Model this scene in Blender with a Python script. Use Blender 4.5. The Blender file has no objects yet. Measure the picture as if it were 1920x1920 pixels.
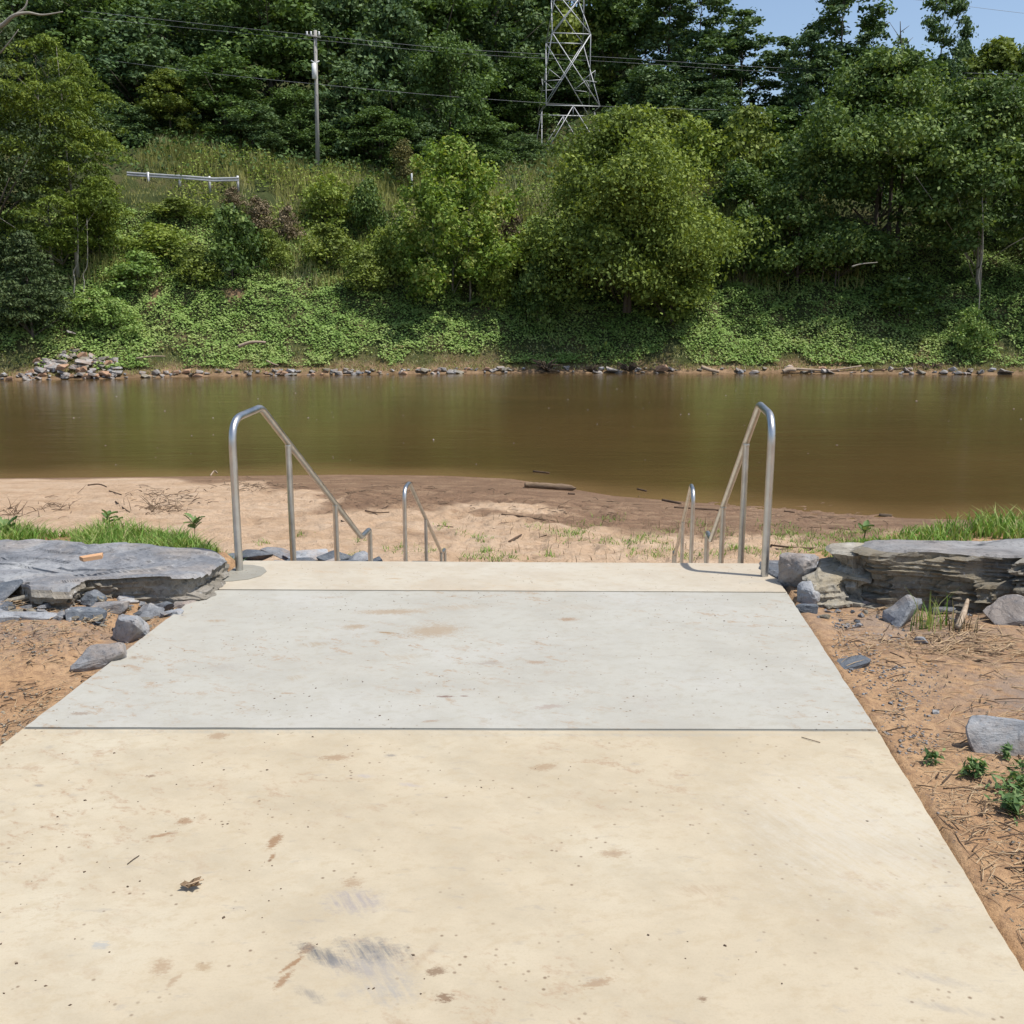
import bpy, bmesh, math, random
import numpy as np
from mathutils import Vector, Matrix, noise as mnoise
random.seed(7); rng = np.random.default_rng(7)
sc = bpy.context.scene
COL = sc.collection

# ------------------------------------------------------------------ camera, sky, sun, exposure
PITCH = math.radians(11.51); CH = 1.5
cam_d = bpy.data.cameras.new('camera'); cam = bpy.data.objects.new('camera', cam_d); COL.objects.link(cam)
cam_d.sensor_fit = 'HORIZONTAL'; cam_d.sensor_width = 36; cam_d.lens = 36
cam_d.clip_start = 0.05; cam_d.clip_end = 3000
cam.location = (0, 0, CH); cam.rotation_euler = (math.pi/2 - PITCH, 0, 0)
sc.camera = cam
SUN_EL, SUN_AZ = math.radians(64.0), math.radians(108.0)       # azimuth clockwise from +Y
w = bpy.data.worlds.new('World'); sc.world = w; w.use_nodes = True
wn = w.node_tree.nodes; wl = w.node_tree.links
sky = wn.new('ShaderNodeTexSky'); sky.sky_type = 'NISHITA'; sky.sun_disc = False
sky.sun_elevation = SUN_EL; sky.sun_rotation = SUN_AZ
sky.air_density = 1.0; sky.dust_density = 1.5; sky.ozone_density = 1.3
bg = wn['Background']; bg.inputs[1].default_value = 0.14
wl.new(sky.outputs[0], bg.inputs[0])
sl = bpy.data.lights.new('sun', 'SUN'); sl.energy = 4.3; sl.angle = math.radians(0.55); sl.color = (1, .955, .88)
so = bpy.data.objects.new('sun', sl); COL.objects.link(so)
sd = Vector((math.sin(SUN_AZ)*math.cos(SUN_EL), math.cos(SUN_AZ)*math.cos(SUN_EL), math.sin(SUN_EL)))
so.rotation_euler = sd.to_track_quat('Z', 'Y').to_euler(); so.location = (10, -5, 30)
sc.view_settings.view_transform = 'Standard'; sc.view_settings.look = 'None'
sc.view_settings.gamma = 1; sc.view_settings.use_curve_mapping = False
sc.view_settings.exposure = 0.2
sc.render.engine = 'CYCLES'
sc.cycles.max_bounces = 6; sc.cycles.diffuse_bounces = 3; sc.cycles.glossy_bounces = 3
sc.cycles.transmission_bounces = 3; sc.cycles.transparent_max_bounces = 4

WATER_Z = -3.1
# ------------------------------------------------------------------ measuring helpers (photo measurements to metres)
def ray(px, py):
    u = (px-960)/1920; v = (960-py)/1920
    return (u, math.cos(PITCH)+v*math.sin(PITCH), -math.sin(PITCH)+v*math.cos(PITCH))
def G(px, py, z=0.0):
    d = ray(px, py); t = (z-CH)/d[2]; return Vector((d[0]*t, d[1]*t, z))
def D(px, py, Y):
    d = ray(px, py); t = Y/d[1]; return Vector((d[0]*t, Y, CH+d[2]*t))

# ------------------------------------------------------------------ numpy noise
def vnoise(x, y, seed=0):
    xi = np.floor(x).astype(np.int64); yi = np.floor(y).astype(np.int64)
    xf = x-xi; yf = y-yi
    def h(a, b):
        n = (a*374761393 + b*668265263 + seed*1442695041) & 0xffffffff
        n = ((n ^ (n >> 13))*1274126177) & 0xffffffff
        n = n ^ (n >> 16)
        return (n & 0xffff)/65535.0
    u = xf*xf*(3-2*xf); v = yf*yf*(3-2*yf)
    return (h(xi, yi)*(1-u)+h(xi+1, yi)*u)*(1-v)+(h(xi, yi+1)*(1-u)+h(xi+1, yi+1)*u)*v
def fbm(x, y, s, o=4, seed=0):
    x = np.asarray(x, float); y = np.asarray(y, float); t = 0; a = .5; f = 1/s
    for i in range(o):
        t = t + a*(vnoise(x*f+17.3*i, y*f-9.1*i, seed+i)-.5); a *= .5; f *= 2.03
    return t*2
def sstep(a, b, x): t = np.clip((x-a)/(b-a), 0, 1); return t*t*(3-2*t)

# ------------------------------------------------------------------ object helpers
def tag(o, label=None, cat=None, group=None, kind=None):
    if label: o['label'] = label
    if cat: o['category'] = cat
    if group: o['group'] = group
    if kind: o['kind'] = kind
    return o
def mk_mesh(name, V, F, mat=None, smooth=False, attrs=None):
    """V (n,3), F (m,k) numpy or list of lists"""
    me = bpy.data.meshes.new(name)
    V = np.asarray(V, np.float32)
    if isinstance(F, np.ndarray):
        m, k = F.shape
        me.vertices.add(len(V)); me.vertices.foreach_set('co', V.ravel())
        me.loops.add(m*k); me.loops.foreach_set('vertex_index', F.astype(np.int32).ravel())
        me.polygons.add(m); me.polygons.foreach_set('loop_start', (np.arange(m)*k).astype(np.int32))
        me.polygons.foreach_set('loop_total', np.full(m, k, np.int32))
        me.update(calc_edges=True)
    else:
        me.from_pydata([tuple(v) for v in V], [], F)
    if smooth: me.polygons.foreach_set('use_smooth', np.ones(len(me.polygons), bool))
    if attrs:
        for nm, (dom, arr) in attrs.items():
            a = me.attributes.new(nm, 'FLOAT', dom); a.data.foreach_set('value', np.asarray(arr, np.float32))
    if mat: me.materials.append(mat)
    me.validate(); return me
def link(name, me, parent=None, loc=None, rot=None, scale=None):
    o = bpy.data.objects.new(name, me); COL.objects.link(o)
    if parent: o.parent = parent
    if loc is not None: o.location = loc
    if rot is not None: o.rotation_euler = rot
    if scale is not None: o.scale = scale
    return o
def empty(name, loc=(0, 0, 0), rz=0):
    o = bpy.data.objects.new(name, None); COL.objects.link(o); o.location = loc; o.rotation_euler = (0, 0, rz)
    o.empty_display_size = .2; return o
class Acc:
    def __init__(s): s.V = []; s.F = []; s.n = 0
    def add(s, V, F):
        V = np.asarray(V, float); s.V.append(V); s.F.append(np.asarray(F)+s.n); s.n += len(V)
    def mesh(s, name, mat, smooth=False): return mk_mesh(name, np.vstack(s.V), np.vstack(s.F), mat, smooth)
def tube_arrays(pts, radii, k=8, cap=True):
    P = np.array([tuple(p) for p in pts], float); n = len(P)
    R = np.full(n, radii, float) if np.isscalar(radii) else np.array(radii, float)
    if len(R) != n: R = np.interp(np.linspace(0, 1, n), np.linspace(0, 1, len(R)), R)
    T = np.gradient(P, axis=0); T /= np.linalg.norm(T, axis=1)[:, None]+1e-9
    a = np.array([0, 0, 1.]) if abs(T[0][2]) < .9 else np.array([1., 0, 0])
    N = np.cross(T[0], a); N /= np.linalg.norm(N); V = []
    ang = np.arange(k)*2*math.pi/k
    for i in range(n):
        N = N-T[i]*N.dot(T[i]); N /= np.linalg.norm(N)+1e-9; B = np.cross(T[i], N)
        V.append(P[i]+R[i]*(np.cos(ang)[:, None]*N+np.sin(ang)[:, None]*B))
    F = []
    for i in range(n-1):
        for j in range(k):
            F.append((i*k+j, i*k+(j+1) % k, (i+1)*k+(j+1) % k, (i+1)*k+j))
    V = np.vstack(V)
    if cap:
        c0 = len(V); V = np.vstack([V, P[0], P[-1]])
        for j in range(k):
            F.append((c0, (j+1) % k, j, c0)); F.append((c0+1, (n-1)*k+j, (n-1)*k+(j+1) % k, c0+1))
        F = [f if len(set(f)) == 4 else f[:3] for f in F]
        # keep quads only: make degenerate tris into quads by splitting the cap into pairs
        Q = [f for f in F if len(f) == 4]
        for e, base in ((c0, 0), (c0+1, (n-1)*k)):
            for j in range(0, k, 2):
                q = (e, base+j, base+(j+1) % k, base+(j+2) % k)
                Q.append(q if e != c0 else (q[0], q[3], q[2], q[1]))
        F = Q
    return V, np.array(F)
def tube(name, pts, radii, mat, k=8, parent=None, smooth=True, cap=True):
    V, F = tube_arrays(pts, radii, k, cap); return link(name, mk_mesh(name, V, F, mat, smooth), parent)
def fillet(pts, rs, n=8):
    out = [Vector(pts[0])]
    for i in range(1, len(pts)-1):
        p0, p, p1 = Vector(pts[i-1]), Vector(pts[i]), Vector(pts[i+1]); r = rs[i-1]
        a = (p0-p).normalized(); b = (p1-p).normalized(); r = min(r, (p0-p).length*.49, (p1-p).length*.49)
        A = p+a*r; B = p+b*r
        for j in range(n+1):
            t = j/n; out.append(A*(1-t)**2+p*2*t*(1-t)+B*t*t)
    out.append(Vector(pts[-1])); return out
def box_arrays(x0, x1, y0, y1, z0, z1):
    V = [(x, y, z) for z in (z0, z1) for y in (y0, y1) for x in (x0, x1)]
    return np.array(V, float), np.array([(0, 2, 3, 1), (4, 5, 7, 6), (0, 1, 5, 4), (2, 6, 7, 3), (0, 4, 6, 2), (1, 3, 7, 5)])

# ------------------------------------------------------------------ materials
class NT:
    def __init__(s, name):
        s.m = bpy.data.materials.new(name); s.m.use_nodes = True
        s.n = s.m.node_tree.nodes; s.l = s.m.node_tree.links; s.b = s.n['Principled BSDF']
        s.out = s.n['Material Output']
    def new(s, t, **kw):
        x = s.n.new(t)
        for k, v in kw.items(): setattr(x, k, v)
        return x
    def link(s, a, b): s.l.new(a, b)
    def pos(s): return s.new('ShaderNodeNewGeometry').outputs['Position']
    def objc(s): return s.new('ShaderNodeTexCoord').outputs['Object']
    def mapping(s, v, scale=(1, 1, 1), loc=(0, 0, 0), rot=(0, 0, 0)):
        if any(rot) and tuple(scale) != (1, 1, 1):      # rotate first, then stretch
            r = s.new('ShaderNodeMapping'); r.inputs['Rotation'].default_value = rot; s.link(v, r.inputs[0]); v = r.outputs[0]; rot = (0, 0, 0)
        m = s.new('ShaderNodeMapping'); m.inputs['Scale'].default_value = scale
        m.inputs['Location'].default_value = loc; m.inputs['Rotation'].default_value = rot
        s.link(v, m.inputs[0]); return m.outputs[0]
    def noise(s, v, scale, detail=4, rough=.55, dist=0):
        x = s.new('ShaderNodeTexNoise'); x.inputs['Scale'].default_value = scale; x.inputs['Detail'].default_value = detail
        x.inputs['Roughness'].default_value = rough; x.inputs['Distortion'].default_value = dist
        s.link(v, x.inputs['Vector']); return x.outputs['Fac']
    def ramp(s, f, stops, interp='LINEAR'):
        r = s.new('ShaderNodeValToRGB'); r.color_ramp.interpolation = interp; e = r.color_ramp.elements
        while len(e) < len(stops): e.new(.5)
        for el, (p, c) in zip(e, stops):
            el.position = p; el.color = (c, c, c, 1) if np.isscalar(c) else (*c, 1)
        s.link(f, r.inputs[0]); return r.outputs[0]
    def mix(s, f, a, b, mode='MIX'):
        x = s.new('ShaderNodeMix', data_type='RGBA', blend_type=mode)
        for k, v in ((0, f), (6, a), (7, b)):
            if isinstance(v, bpy.types.NodeSocket): s.link(v, x.inputs[k])
            elif k == 0: x.inputs[0].default_value = v
            else: x.inputs[k].default_value = (*v, 1)
        return x.outputs[2]
    def math(s, op, a, b=0.0, clamp=False):
        x = s.new('ShaderNodeMath', operation=op, use_clamp=clamp)
        for k, v in ((0, a), (1, b)):
            if isinstance(v, bpy.types.NodeSocket): s.link(v, x.inputs[k])
            else: x.inputs[k].default_value = v
        return x.outputs[0]
    def attr(s, n): return s.new('ShaderNodeAttribute', attribute_name=n).outputs['Fac']
    def bump(s, h, strength=.5, dist=.02, prev=None):
        b = s.new('ShaderNodeBump'); b.inputs['Strength'].default_value = strength; b.inputs['Distance'].default_value = dist
        s.link(h, b.inputs['Height'])
        if prev: s.link(prev, b.inputs['Normal'])
        return b.outputs[0]
    def done(s, col=None, rough=.8, nrm=None, spec=.3, metal=0):
        if col is not None:
            if isinstance(col, bpy.types.NodeSocket): s.link(col, s.b.inputs['Base Color'])
            else: s.b.inputs['Base Color'].default_value = (*col, 1)
        if isinstance(rough, bpy.types.NodeSocket): s.link(rough, s.b.inputs['Roughness'])
        else: s.b.inputs['Roughness'].default_value = rough
        s.b.inputs['Specular IOR Level'].default_value = spec; s.b.inputs['Metallic'].default_value = metal
        if nrm: s.link(nrm, s.b.inputs['Normal'])
        return s.m

def concrete(name, base, alt, pale, mud_amt, blobs=(), rust=(.33, .23, .15)):
    K = .70; tn_ = (1, .97, .90) if 'tan' in name else (1, .985, .955)
    base, alt, pale = [[q*K*tn_[i] for i, q in enumerate(v)] for v in (base, alt, pale)]
    t = NT(name); p = t.pos()
    c = t.ramp(t.noise(p, 1.1, 5, .6), [(.3, alt), (.5, base), (.68, pale)])
    c = t.mix(t.ramp(t.noise(t.mapping(p, (.9, 1.25, 1), loc=(3, 1, 0), rot=(0, 0, .5)), 2.6, 8, .7), [(.36, .55), (.56, 0)]), c, [q*.84 for q in alt])
    c = t.mix(t.ramp(t.noise(t.mapping(p, (1, 1.5, 1), loc=(9, 4, 0), rot=(0, 0, -.3)), 14, 7, .75), [(.36, .6), (.5, 0)]), c, [base[0]*.86, base[1]*.82, base[2]*.76])
    brush = t.noise(t.mapping(p, (2.5, 55, 10)), 3.0, 3, .6)
    c = t.mix(t.ramp(brush, [(.35, .0), (.7, .12)]), c, [x*.82 for x in base])
    fine = t.noise(p, 160, 2, .7)
    c = t.mix(t.ramp(fine, [(.3, .16), (.5, 0)]), c, [x*.6 for x in base])
    # smeared dry mud, thin and broken, slightly stretched
    pm = t.mapping(p, (1, 1.7, 1), rot=(0, 0, .5))
    region = t.ramp(t.noise(p, .9, 3, .5), [(.43, .0), (.60, 1)])
    m1 = t.ramp(t.noise(pm, 8.5, 8, .72, .3), [(.545, 0), (.61, 1)])
    m = t.math('MULTIPLY', t.math('MULTIPLY', t.math('MULTIPLY', region, m1), mud_amt*1.5), t.ramp(t.noise(p, 55, 5, .75), [(.42, .25), (.56, 1)]))
    c = t.mix(m, c, rust)
    g1 = t.ramp(t.noise(t.mapping(p, (1.0, 2.4, 1), loc=(7, 3, 0)), 9, 5, .7), [(.60, 0), (.68, .4)])
    c = t.mix(g1, c, (.30, .27, .23))
    # crumbs of dirt
    vor = t.new('ShaderNodeTexVoronoi'); vor.inputs['Scale'].default_value = 26; t.link(p, vor.inputs['Vector'])
    sp = t.math('MULTIPLY', t.ramp(vor.outputs['Distance'], [(.07, 1), (.15, 0)]), t.ramp(t.noise(p, 3.1, 3, .6), [(.46, 0), (.58, .8)]))
    c = t.mix(sp, c, (.16, .11, .07))
    warp = t.new('ShaderNodeTexNoise'); warp.inputs['Scale'].default_value = 26; warp.inputs['Detail'].default_value = 4; warp.inputs['Roughness'].default_value = .7
    t.link(p, warp.inputs['Vector'])
    rag = t.math('SUBTRACT', t.noise(t.mapping(p, (1, 1.8, 1)), 75, 7, .8), .5)
    for (px, py, wx, wy, rot, colr, op, soft, wamp) in blobs:
        colr = [q*(.6 if 'pale' in name else .7) for q in colr]; wamp = max(wamp, min(wx, wy)*.9); wx *= 1.15; wy *= 1.15
        ctr = G(px, py, 0); rx = wx/2; ry = wy/2
        off = t.new('ShaderNodeVectorMath', operation='MULTIPLY_ADD')
        t.link(warp.outputs['Color'], off.inputs[0]); off.inputs[1].default_value = (wamp, wamp, 0)
        sub = t.new('ShaderNodeVectorMath', operation='SUBTRACT'); t.link(p, sub.inputs[0])
        sub.inputs[1].default_value = (ctr.x+wamp*.5, ctr.y+wamp*.5, 0); t.link(sub.outputs[0], off.inputs[2])
        mp = t.new('ShaderNodeMapping'); mp.vector_type = 'TEXTURE'
        mp.inputs['Rotation'].default_value = (0, 0, math.radians(rot)); mp.inputs['Scale'].default_value = (rx, ry, 1e3)
        t.link(off.outputs[0], mp.inputs[0])
        ln = t.new('ShaderNodeVectorMath', operation='LENGTH'); t.link(mp.outputs[0], ln.inputs[0])
        lv_ = t.math('ADD', ln.outputs['Value'], t.math('MULTIPLY', rag, 3.4 if soft <= .5 else 1.6))
        f = t.ramp(lv_, [(max(.02, .7-soft*.6), min(1, op*1.1)), (1.0, 0)])
        if soft > .5:
            st = t.ramp(t.noise(t.mapping(p, (26, 3, 1), rot=(0, 0, math.radians(-28))), 2.2, 5, .7), [(.38, .15), (.58, 1)])
            f = t.math('MULTIPLY', f, st)
        c = t.mix(f, c, colr)
    n = t.bump(brush, .10, .004); n = t.bump(fine, .16, .002, n); n = t.bump(t.noise(p, 5, 4), .12, .01, n)
    return t.done(c, .88, n, .2)
MUD = (.36, .22, .12); GRY = (.20, .20, .205); BLU = (.12, .13, .145); DK = (.24, .15, .09)
near_blobs = [
 (515, 1578, .034, .085, -8, MUD, .8, .25, .02), (511, 1606, .016, .03, 0, MUD, .8, .3, .01), (506, 1613, .012, .016, 0, DK, .8, .3, .0),
 (345, 1540, .05, .045, 10, MUD, .7, .35, .03), (303, 1566, .09, .02, 25, MUD, .7, .35, .03), (628, 1420, .10, .05, 8, MUD, .55, .4, .03),
 (408, 1380, .07, .06, 30, MUD, .5, .4, .03), (283, 1455, .03, .02, 0, DK, .6, .3, .01),
 (574, 1780, .028, .05, -25, MUD, .65, .3, .01), (548, 1808, .014, .08, -35, MUD, .8, .3, .01), (531, 1838, .02, .07, -25, MUD, .75, .35, .02),
 (612, 1795, .20, .055, -32, BLU, .75, .6, .02), (700, 1782, .20, .10, -20, GRY, .8, .75, .03), (690, 1815, .24, .10, -15, (.38, .36, .35), .6, .8, .03),
 (730, 1860, .14, .10, -10, (.38, .37, .36), .55, .8, .03), (582, 1865, .10, .03, -35, GRY, .5, .7, .02), (655, 1862, .06, .06, 0, (.42, .40, .37), .4, .8, .02),
 (665, 1690, .16, .12, 0, (.36, .33, .34), .6, .55, .05), (660, 1655, .06, .05, 0, MUD, .45, .5, .05),
 (818, 1822, .05, .03, 15, DK, .7, .35, .02), (800, 1790, .03, .12, -30, MUD, .3, .7, .03), (833, 1871, .035, .035, 0, DK, .75, .35, .02),
 (305, 1810, .05, .06, 0, MUD, .45, .5, .04), (326, 1840, .02, .06, -20, MUD, .4, .5, .03), (382, 1811, .04, .03, 0, (.40, .27, .15), .5, .5, .02),
 (1120, 1843, .09, .03, 20, MUD, .5, .45, .04), (1150, 1600, .09, .04, 10, MUD, .45, .5, .05), (1165, 1790, .03, .16, 12, (.5, .38, .24), .3, .8, .02),
 (1020, 1438, .10, .05, 20, MUD, .45, .5, .05), (1318, 1872, .02, .02, 0, DK, .7, .4, .02), (1310, 1668, .14, .05, 0, MUD, .3, .6, .05),
 (187, 1773, .045, .03, 0, (.44, .45, .44), .6, .5, .01), (733, 1416, .04, .02, 0, GRY, .5, .5, .01), (680, 1455, .09, .03, 0, (.5, .45, .44), .5, .7, .03),
 (770, 1472, .09, .03, -15, (.5, .45, .44), .5, .7, .03), (73, 1473, .04, .02, 0, GRY, .45, .5, .02),
 (1740, 1832, .22, .04, -22, (.42, .38, .33), .5, .7, .02), (1775, 1890, .20, .035, -18, (.42, .38, .33), .5, .7, .02),
 (1600, 1560, .8, .9, 20, (.69, .64, .54), .5, .95, .2), (1180, 1378, 1.9, .035, 0, (.42, .42, .38), .35, .9, .02), (450, 1372, 2.0, .035, 0, (.42, .42, .38), .35, .9, .02),
]
mid_blobs = [
 (258, 1232, .07, .05, 10, (.34, .19, .08), .85, .7, .02), (405, 1164, .12, .05, 5, (.50, .36, .22), .6, .6, .03),
 (815, 1182, .28, .20, 20, (.50, .36, .22), .6, .5, .12), (735, 1147, .36, .09, 5, (.50, .36, .22), .6, .5, .08), (860, 1138, .40, .10, 10, (.54, .42, .29), .4, .6, .1),
 (665, 1175, .12, .08, 0, (.48, .34, .20), .6, .5, .06), (725, 1186, .10, .02, -10, (.42, .28, .14), .8, .4, .01), (1065, 1161, .10, .06, 0, (.44, .28, .16), .65, .5, .05),
 (590, 1208, .16, .07, 15, (.50, .38, .24), .5, .6, .06), (760, 1232, .16, .10, 0, (.54, .42, .28), .4, .6, .08), (1085, 1138, .3, .14, 0, (.56, .46, .34), .35, .7, .1),
 (915, 1243, .12, .05, 10, (.42, .34, .28), .45, .5, .06), (1005, 1242, .09, .04, 0, (.46, .30, .18), .55, .5, .04), (555, 1270, .10, .08, 10, (.52, .40, .26), .4, .6, .06),
 (835, 1306, .07, .02, 0, (.25, .13, .10), .7, .4, .02), (870, 1305, .04, .012, 0, (.25, .13, .10), .7, .4, .01), (538, 1300, .06, .02, 0, (.48, .33, .2), .6, .5, .02),
 (1030, 1325, .13, .04, 15, (.44, .32, .26), .45, .5, .05), (808, 1352, .06, .02, 10, (.44, .3, .2), .6, .5, .02), (150, 1338, .08, .03, 5, (.38, .28, .2), .6, .5, .04),
 (1210, 1310, .2, .2, 0, (.52, .46, .40), .3, .8, .1), (425, 1250, .16, .10, 0, (.45, .40, .36), .3, .7, .1), (620, 1120, .2, .04, 5, (.50, .38, .26), .5, .6, .06),
]
cap_blobs = [(450, 1068, .36, .22, 10, (.36, .35, .32), .0, .1, .05), (600, 1072, .2, .06, 0, (.56, .42, .28), .45, .6, .06), (1035, 1075, .3, .1, 0, (.56, .47, .36), .4, .7, .06),
 (1420, 1090, .3, .1, 0, (.5, .47, .42), .4, .8, .06), (740, 1085, .1, .03, 0, (.5, .36, .22), .5, .5, .03)]
M_near = concrete('tan_broomed_concrete', (.66, .58, .45), (.59, .515, .395), (.70, .64, .52), .5, near_blobs)
M_mid = concrete('pale_grey_concrete', (.57, .56, .505), (.55, .53, .47), (.60, .59, .55), .85, mid_blobs, (.33, .26, .19))
M_cap = concrete('cream_concrete', (.66, .605, .50), (.64, .55, .43), (.69, .65, .56), .40, cap_blobs, (.42, .31, .2))
M_grout = concrete('grey_grout', (.42, .41, .36), (.36, .35, .31), (.46, .45, .41), .1)

def slate(name, a, b, c, dust=(.42, .29, .18), dust_amt=.5, scale=3.0, flatz=0):
    t = NT(name); o = t.objc(); info = t.new('ShaderNodeObjectInfo')
    off = t.new('ShaderNodeVectorMath', operation='ADD'); t.link(o, off.inputs[0])
    cmb = t.new('ShaderNodeCombineXYZ')
    for k in range(3): t.link(t.math('MULTIPLY', info.outputs['Random'], 31.0+k*13), cmb.inputs[k])
    t.link(cmb.outputs[0], off.inputs[1]); v = off.outputs[0]
    strata = t.noise(t.mapping(v, (1, 1.3, 3.2) if not flatz else (1, 1.35, 2), rot=(.12, .08, .3)), scale, 9, .72, .5)
    col = t.ramp(strata, [(.3, a), (.5, b), (.68, c)])
    vein = t.ramp(t.noise(t.mapping(v, (1.2, 4, 3), rot=(0, 0, .5)), scale*2.2, 6, .72, .8), [(.60, 0), (.72, .55)])
    col = t.mix(vein, col, (.50, .51, .50))
    d = t.ramp(t.noise(v, scale*.9, 7, .72), [(.47, 0), (.62, dust_amt)])
    col = t.mix(d, col, dust)
    pk = t.noise(v, scale*13, 4, .75); col = t.mix(t.ramp(pk, [(.34, .6), (.47, 0)]), col, [q*.45 for q in a]); col = t.mix(t.ramp(pk, [(.6, 0), (.72, .6)]), col, (.52, .52, .50))
    rnd = t.ramp(info.outputs['Random'], [(0, .75), (1, 1.2)])
    col = t.mix(1.0, col, rnd, 'MULTIPLY')
    n = t.bump(strata, .6, .03); n = t.bump(t.noise(v, scale*14, 5, .7), .5, .008, n)
    return t.done(col, .72, n, .35)
M_slate = slate('blue_grey_slate', (.15, .16, .175), (.26, .27, .285), (.38, .385, .39), dust_amt=.4)
M_slate_big = slate('mottled_slate', (.10, .11, .125), (.205, .21, .222), (.34, .345, .345), (.34, .28, .22), .42, 2.6, 1)
M_slate_brown = slate('weathered_brown_slate', (.12, .105, .085), (.23, .21, .17), (.38, .355, .30), (.30, .23, .12), .5, 2.6)
M_slate_face = slate('brown_grey_slate_face', (.12, .105, .085), (.22, .20, .165), (.33, .31, .28), (.20, .16, .11), .4, 2.4)
M_slate_top = slate('pale_slate_top', (.20, .20, .20), (.31, .305, .30), (.43, .42, .41), (.36, .30, .26), .4, 2.4)
M_slate_dark = slate('dark_slate', (.06, .07, .085), (.10, .115, .135), (.17, .185, .20), dust_amt=.12)
M_riprap = slate('pale_riverside_stone', (.16, .15, .14), (.27, .255, .24), (.42, .39, .35), (.36, .22, .14), .5, 1.5)
M_rust = slate('rusty_stone', (.22, .12, .07), (.34, .20, .12), (.42, .29, .2), dust_amt=.3)

# dirt and sand
t = NT('dirt_and_sand'); p = t.pos(); at_b = t.attr('beach'); at_w = t.attr('wet'); at_g = t.attr('gravel')
dirt = t.ramp(t.noise(p, 1.5, 6, .65), [(.3, (.32, .18, .088)), (.5, (.425, .262, .138)), (.72, (.48, .325, .19))])
dirt = t.mix(t.ramp(t.noise(p, 24, 5, .75), [(.40, .7), (.56, 0)]), dirt, (.235, .14, .08))
grit = t.new('ShaderNodeTexVoronoi'); grit.inputs['Scale'].default_value = 75; t.link(p, grit.inputs['Vector'])
gm = t.math('MULTIPLY', t.ramp(grit.outputs['Distance'], [(.2, 1), (.4, 0)]), t.ramp(t.noise(p, 7, 4, .6), [(.45, 0), (.65, .8)]))
dirt = t.mix(gm, dirt, (.155, .12, .10))
grv = t.mix(t.math('MULTIPLY', at_g, t.ramp(t.noise(p, 10, 5, .7), [(.38, 0), (.55, .9)])), dirt, (.25, .20, .165))
sand = t.ramp(t.noise(t.mapping(p, (1, 2.2, 1)), .9, 6, .6), [(.3, (.44, .30, .185)), (.5, (.54, .385, .255)), (.72, (.60, .455, .32))])
sand = t.mix(t.ramp(t.noise(t.mapping(p, (1, 2, 1)), 7, 5, .7), [(.35, .45), (.5, 0)]), sand, (.40, .25, .15))
wetc = t.ramp(t.noise(t.mapping(p, (.6, 2.6, 1)), 1.6, 6, .7), [(.3, (.175, .105, .06)), (.5, (.245, .15, .088)), (.7, (.36, .24, .145))])
sand = t.mix(t.ramp(t.noise(p, 2.2, 7, .75), [(.57, 0), (.68, .4)]), sand, (.32, .205, .125))
sand = t.mix(at_w, sand, wetc)
c = t.mix(at_b, grv, sand)
n = t.bump(t.math('MULTIPLY', t.math('ADD', at_b, .12), t.noise(t.mapping(p, (1, 1.2, 1)), 4.2, 6, .68)), 1.0, .15); n = t.bump(t.noise(p, 30, 6, .75), .8, .02, n); n = t.bump(t.noise(p, 150, 3, .8), .5, .004, n)
rg = t.ramp(at_w, [(.4, .92), (1, .55)])
M_ground = t.done(c, rg, n, .25)
# far bank soil
t = NT('hillside_soil'); p = t.pos(); at_m = t.attr('mud')
c = t.ramp(t.noise(p, .5, 6, .65), [(.3, (.028, .038, .014)), (.5, (.05, .062, .022)), (.7, (.11, .09, .045))])
c = t.mix(at_m, c, t.ramp(t.noise(p, 1.2, 5), [(.35, (.13, .085, .045)), (.65, (.27, .18, .11))]))
M_hill = t.done(c, .95, t.bump(t.noise(p, 3, 5), .8, .2), .1)
# water
t = NT('murky_river_water'); p = t.pos(); sh = t.attr('shallow')
c = t.mix(sh, t.ramp(t.noise(t.mapping(p, (.4, 1.5, 1)), .12, 4), [(.35, (.080, .051, .019)), (.65, (.098, .061, .023))]), (.27, .165, .075))
rp = t.noise(t.mapping(p, (.35, 1.6, 1)), 1.1, 5, .6, .4); rp2 = t.noise(t.mapping(p, (1, 2.0, 1)), 6.5, 4, .65)
n = t.bump(rp, .12, .14); n = t.bump(rp2, .10, .03, n)
M_water = t.done(c, t.ramp(t.noise(t.mapping(p, (.25, 1.6, 1)), .5, 4, .6), [(.35, .03), (.65, .12)]), n, .5); t.b.inputs['IOR'].default_value = 1.333
# metals
t = NT('galvanised_pipe'); o = t.objc()
c = t.ramp(t.noise(o, 9, 4, .6), [(.35, (.50, .49, .47)), (.65, (.63, .62, .59))])
M_pipe = t.done(c, t.ramp(t.noise(o, 14, 4), [(.3, .30), (.7, .46)]), t.bump(t.noise(o, 60, 3), .05, .002), .5, 1.0)
t = NT('weathered_galvanised_steel'); o = t.objc()
M_steel = t.done(t.ramp(t.noise(o, 1.5, 4), [(.3, (.42, .43, .44)), (.7, (.56, .57, .57))]), .55, None, .5, .35)
t = NT('dark_cable'); M_cable = t.done((.24, .25, .26), .5)
t = NT('weathered_pole_wood'); o = t.objc()
M_pole = t.done(t.ramp(t.noise(t.mapping(o, (8, 8, .6)), 2, 5), [(.3, (.24, .23, .21)), (.7, (.40, .39, .36))]), .9, None, .2)
t = NT('white_enamel'); M_white = t.done((.7, .71, .70), .5)
def wood(name, a, b):
    t = NT(name); o = t.objc(); f = t.noise(t.mapping(o, (1, 7, 7)), 5, 6, .65)
    return t.done(t.ramp(f, [(.3, a), (.7, b)]), .9, t.bump(f, .7, .01), .15)
M_drift = wood('bleached_driftwood', (.26, .19, .13), (.46, .37, .28))
M_twig = wood('dark_wet_twig', (.06, .04, .028), (.14, .095, .065))
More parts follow.
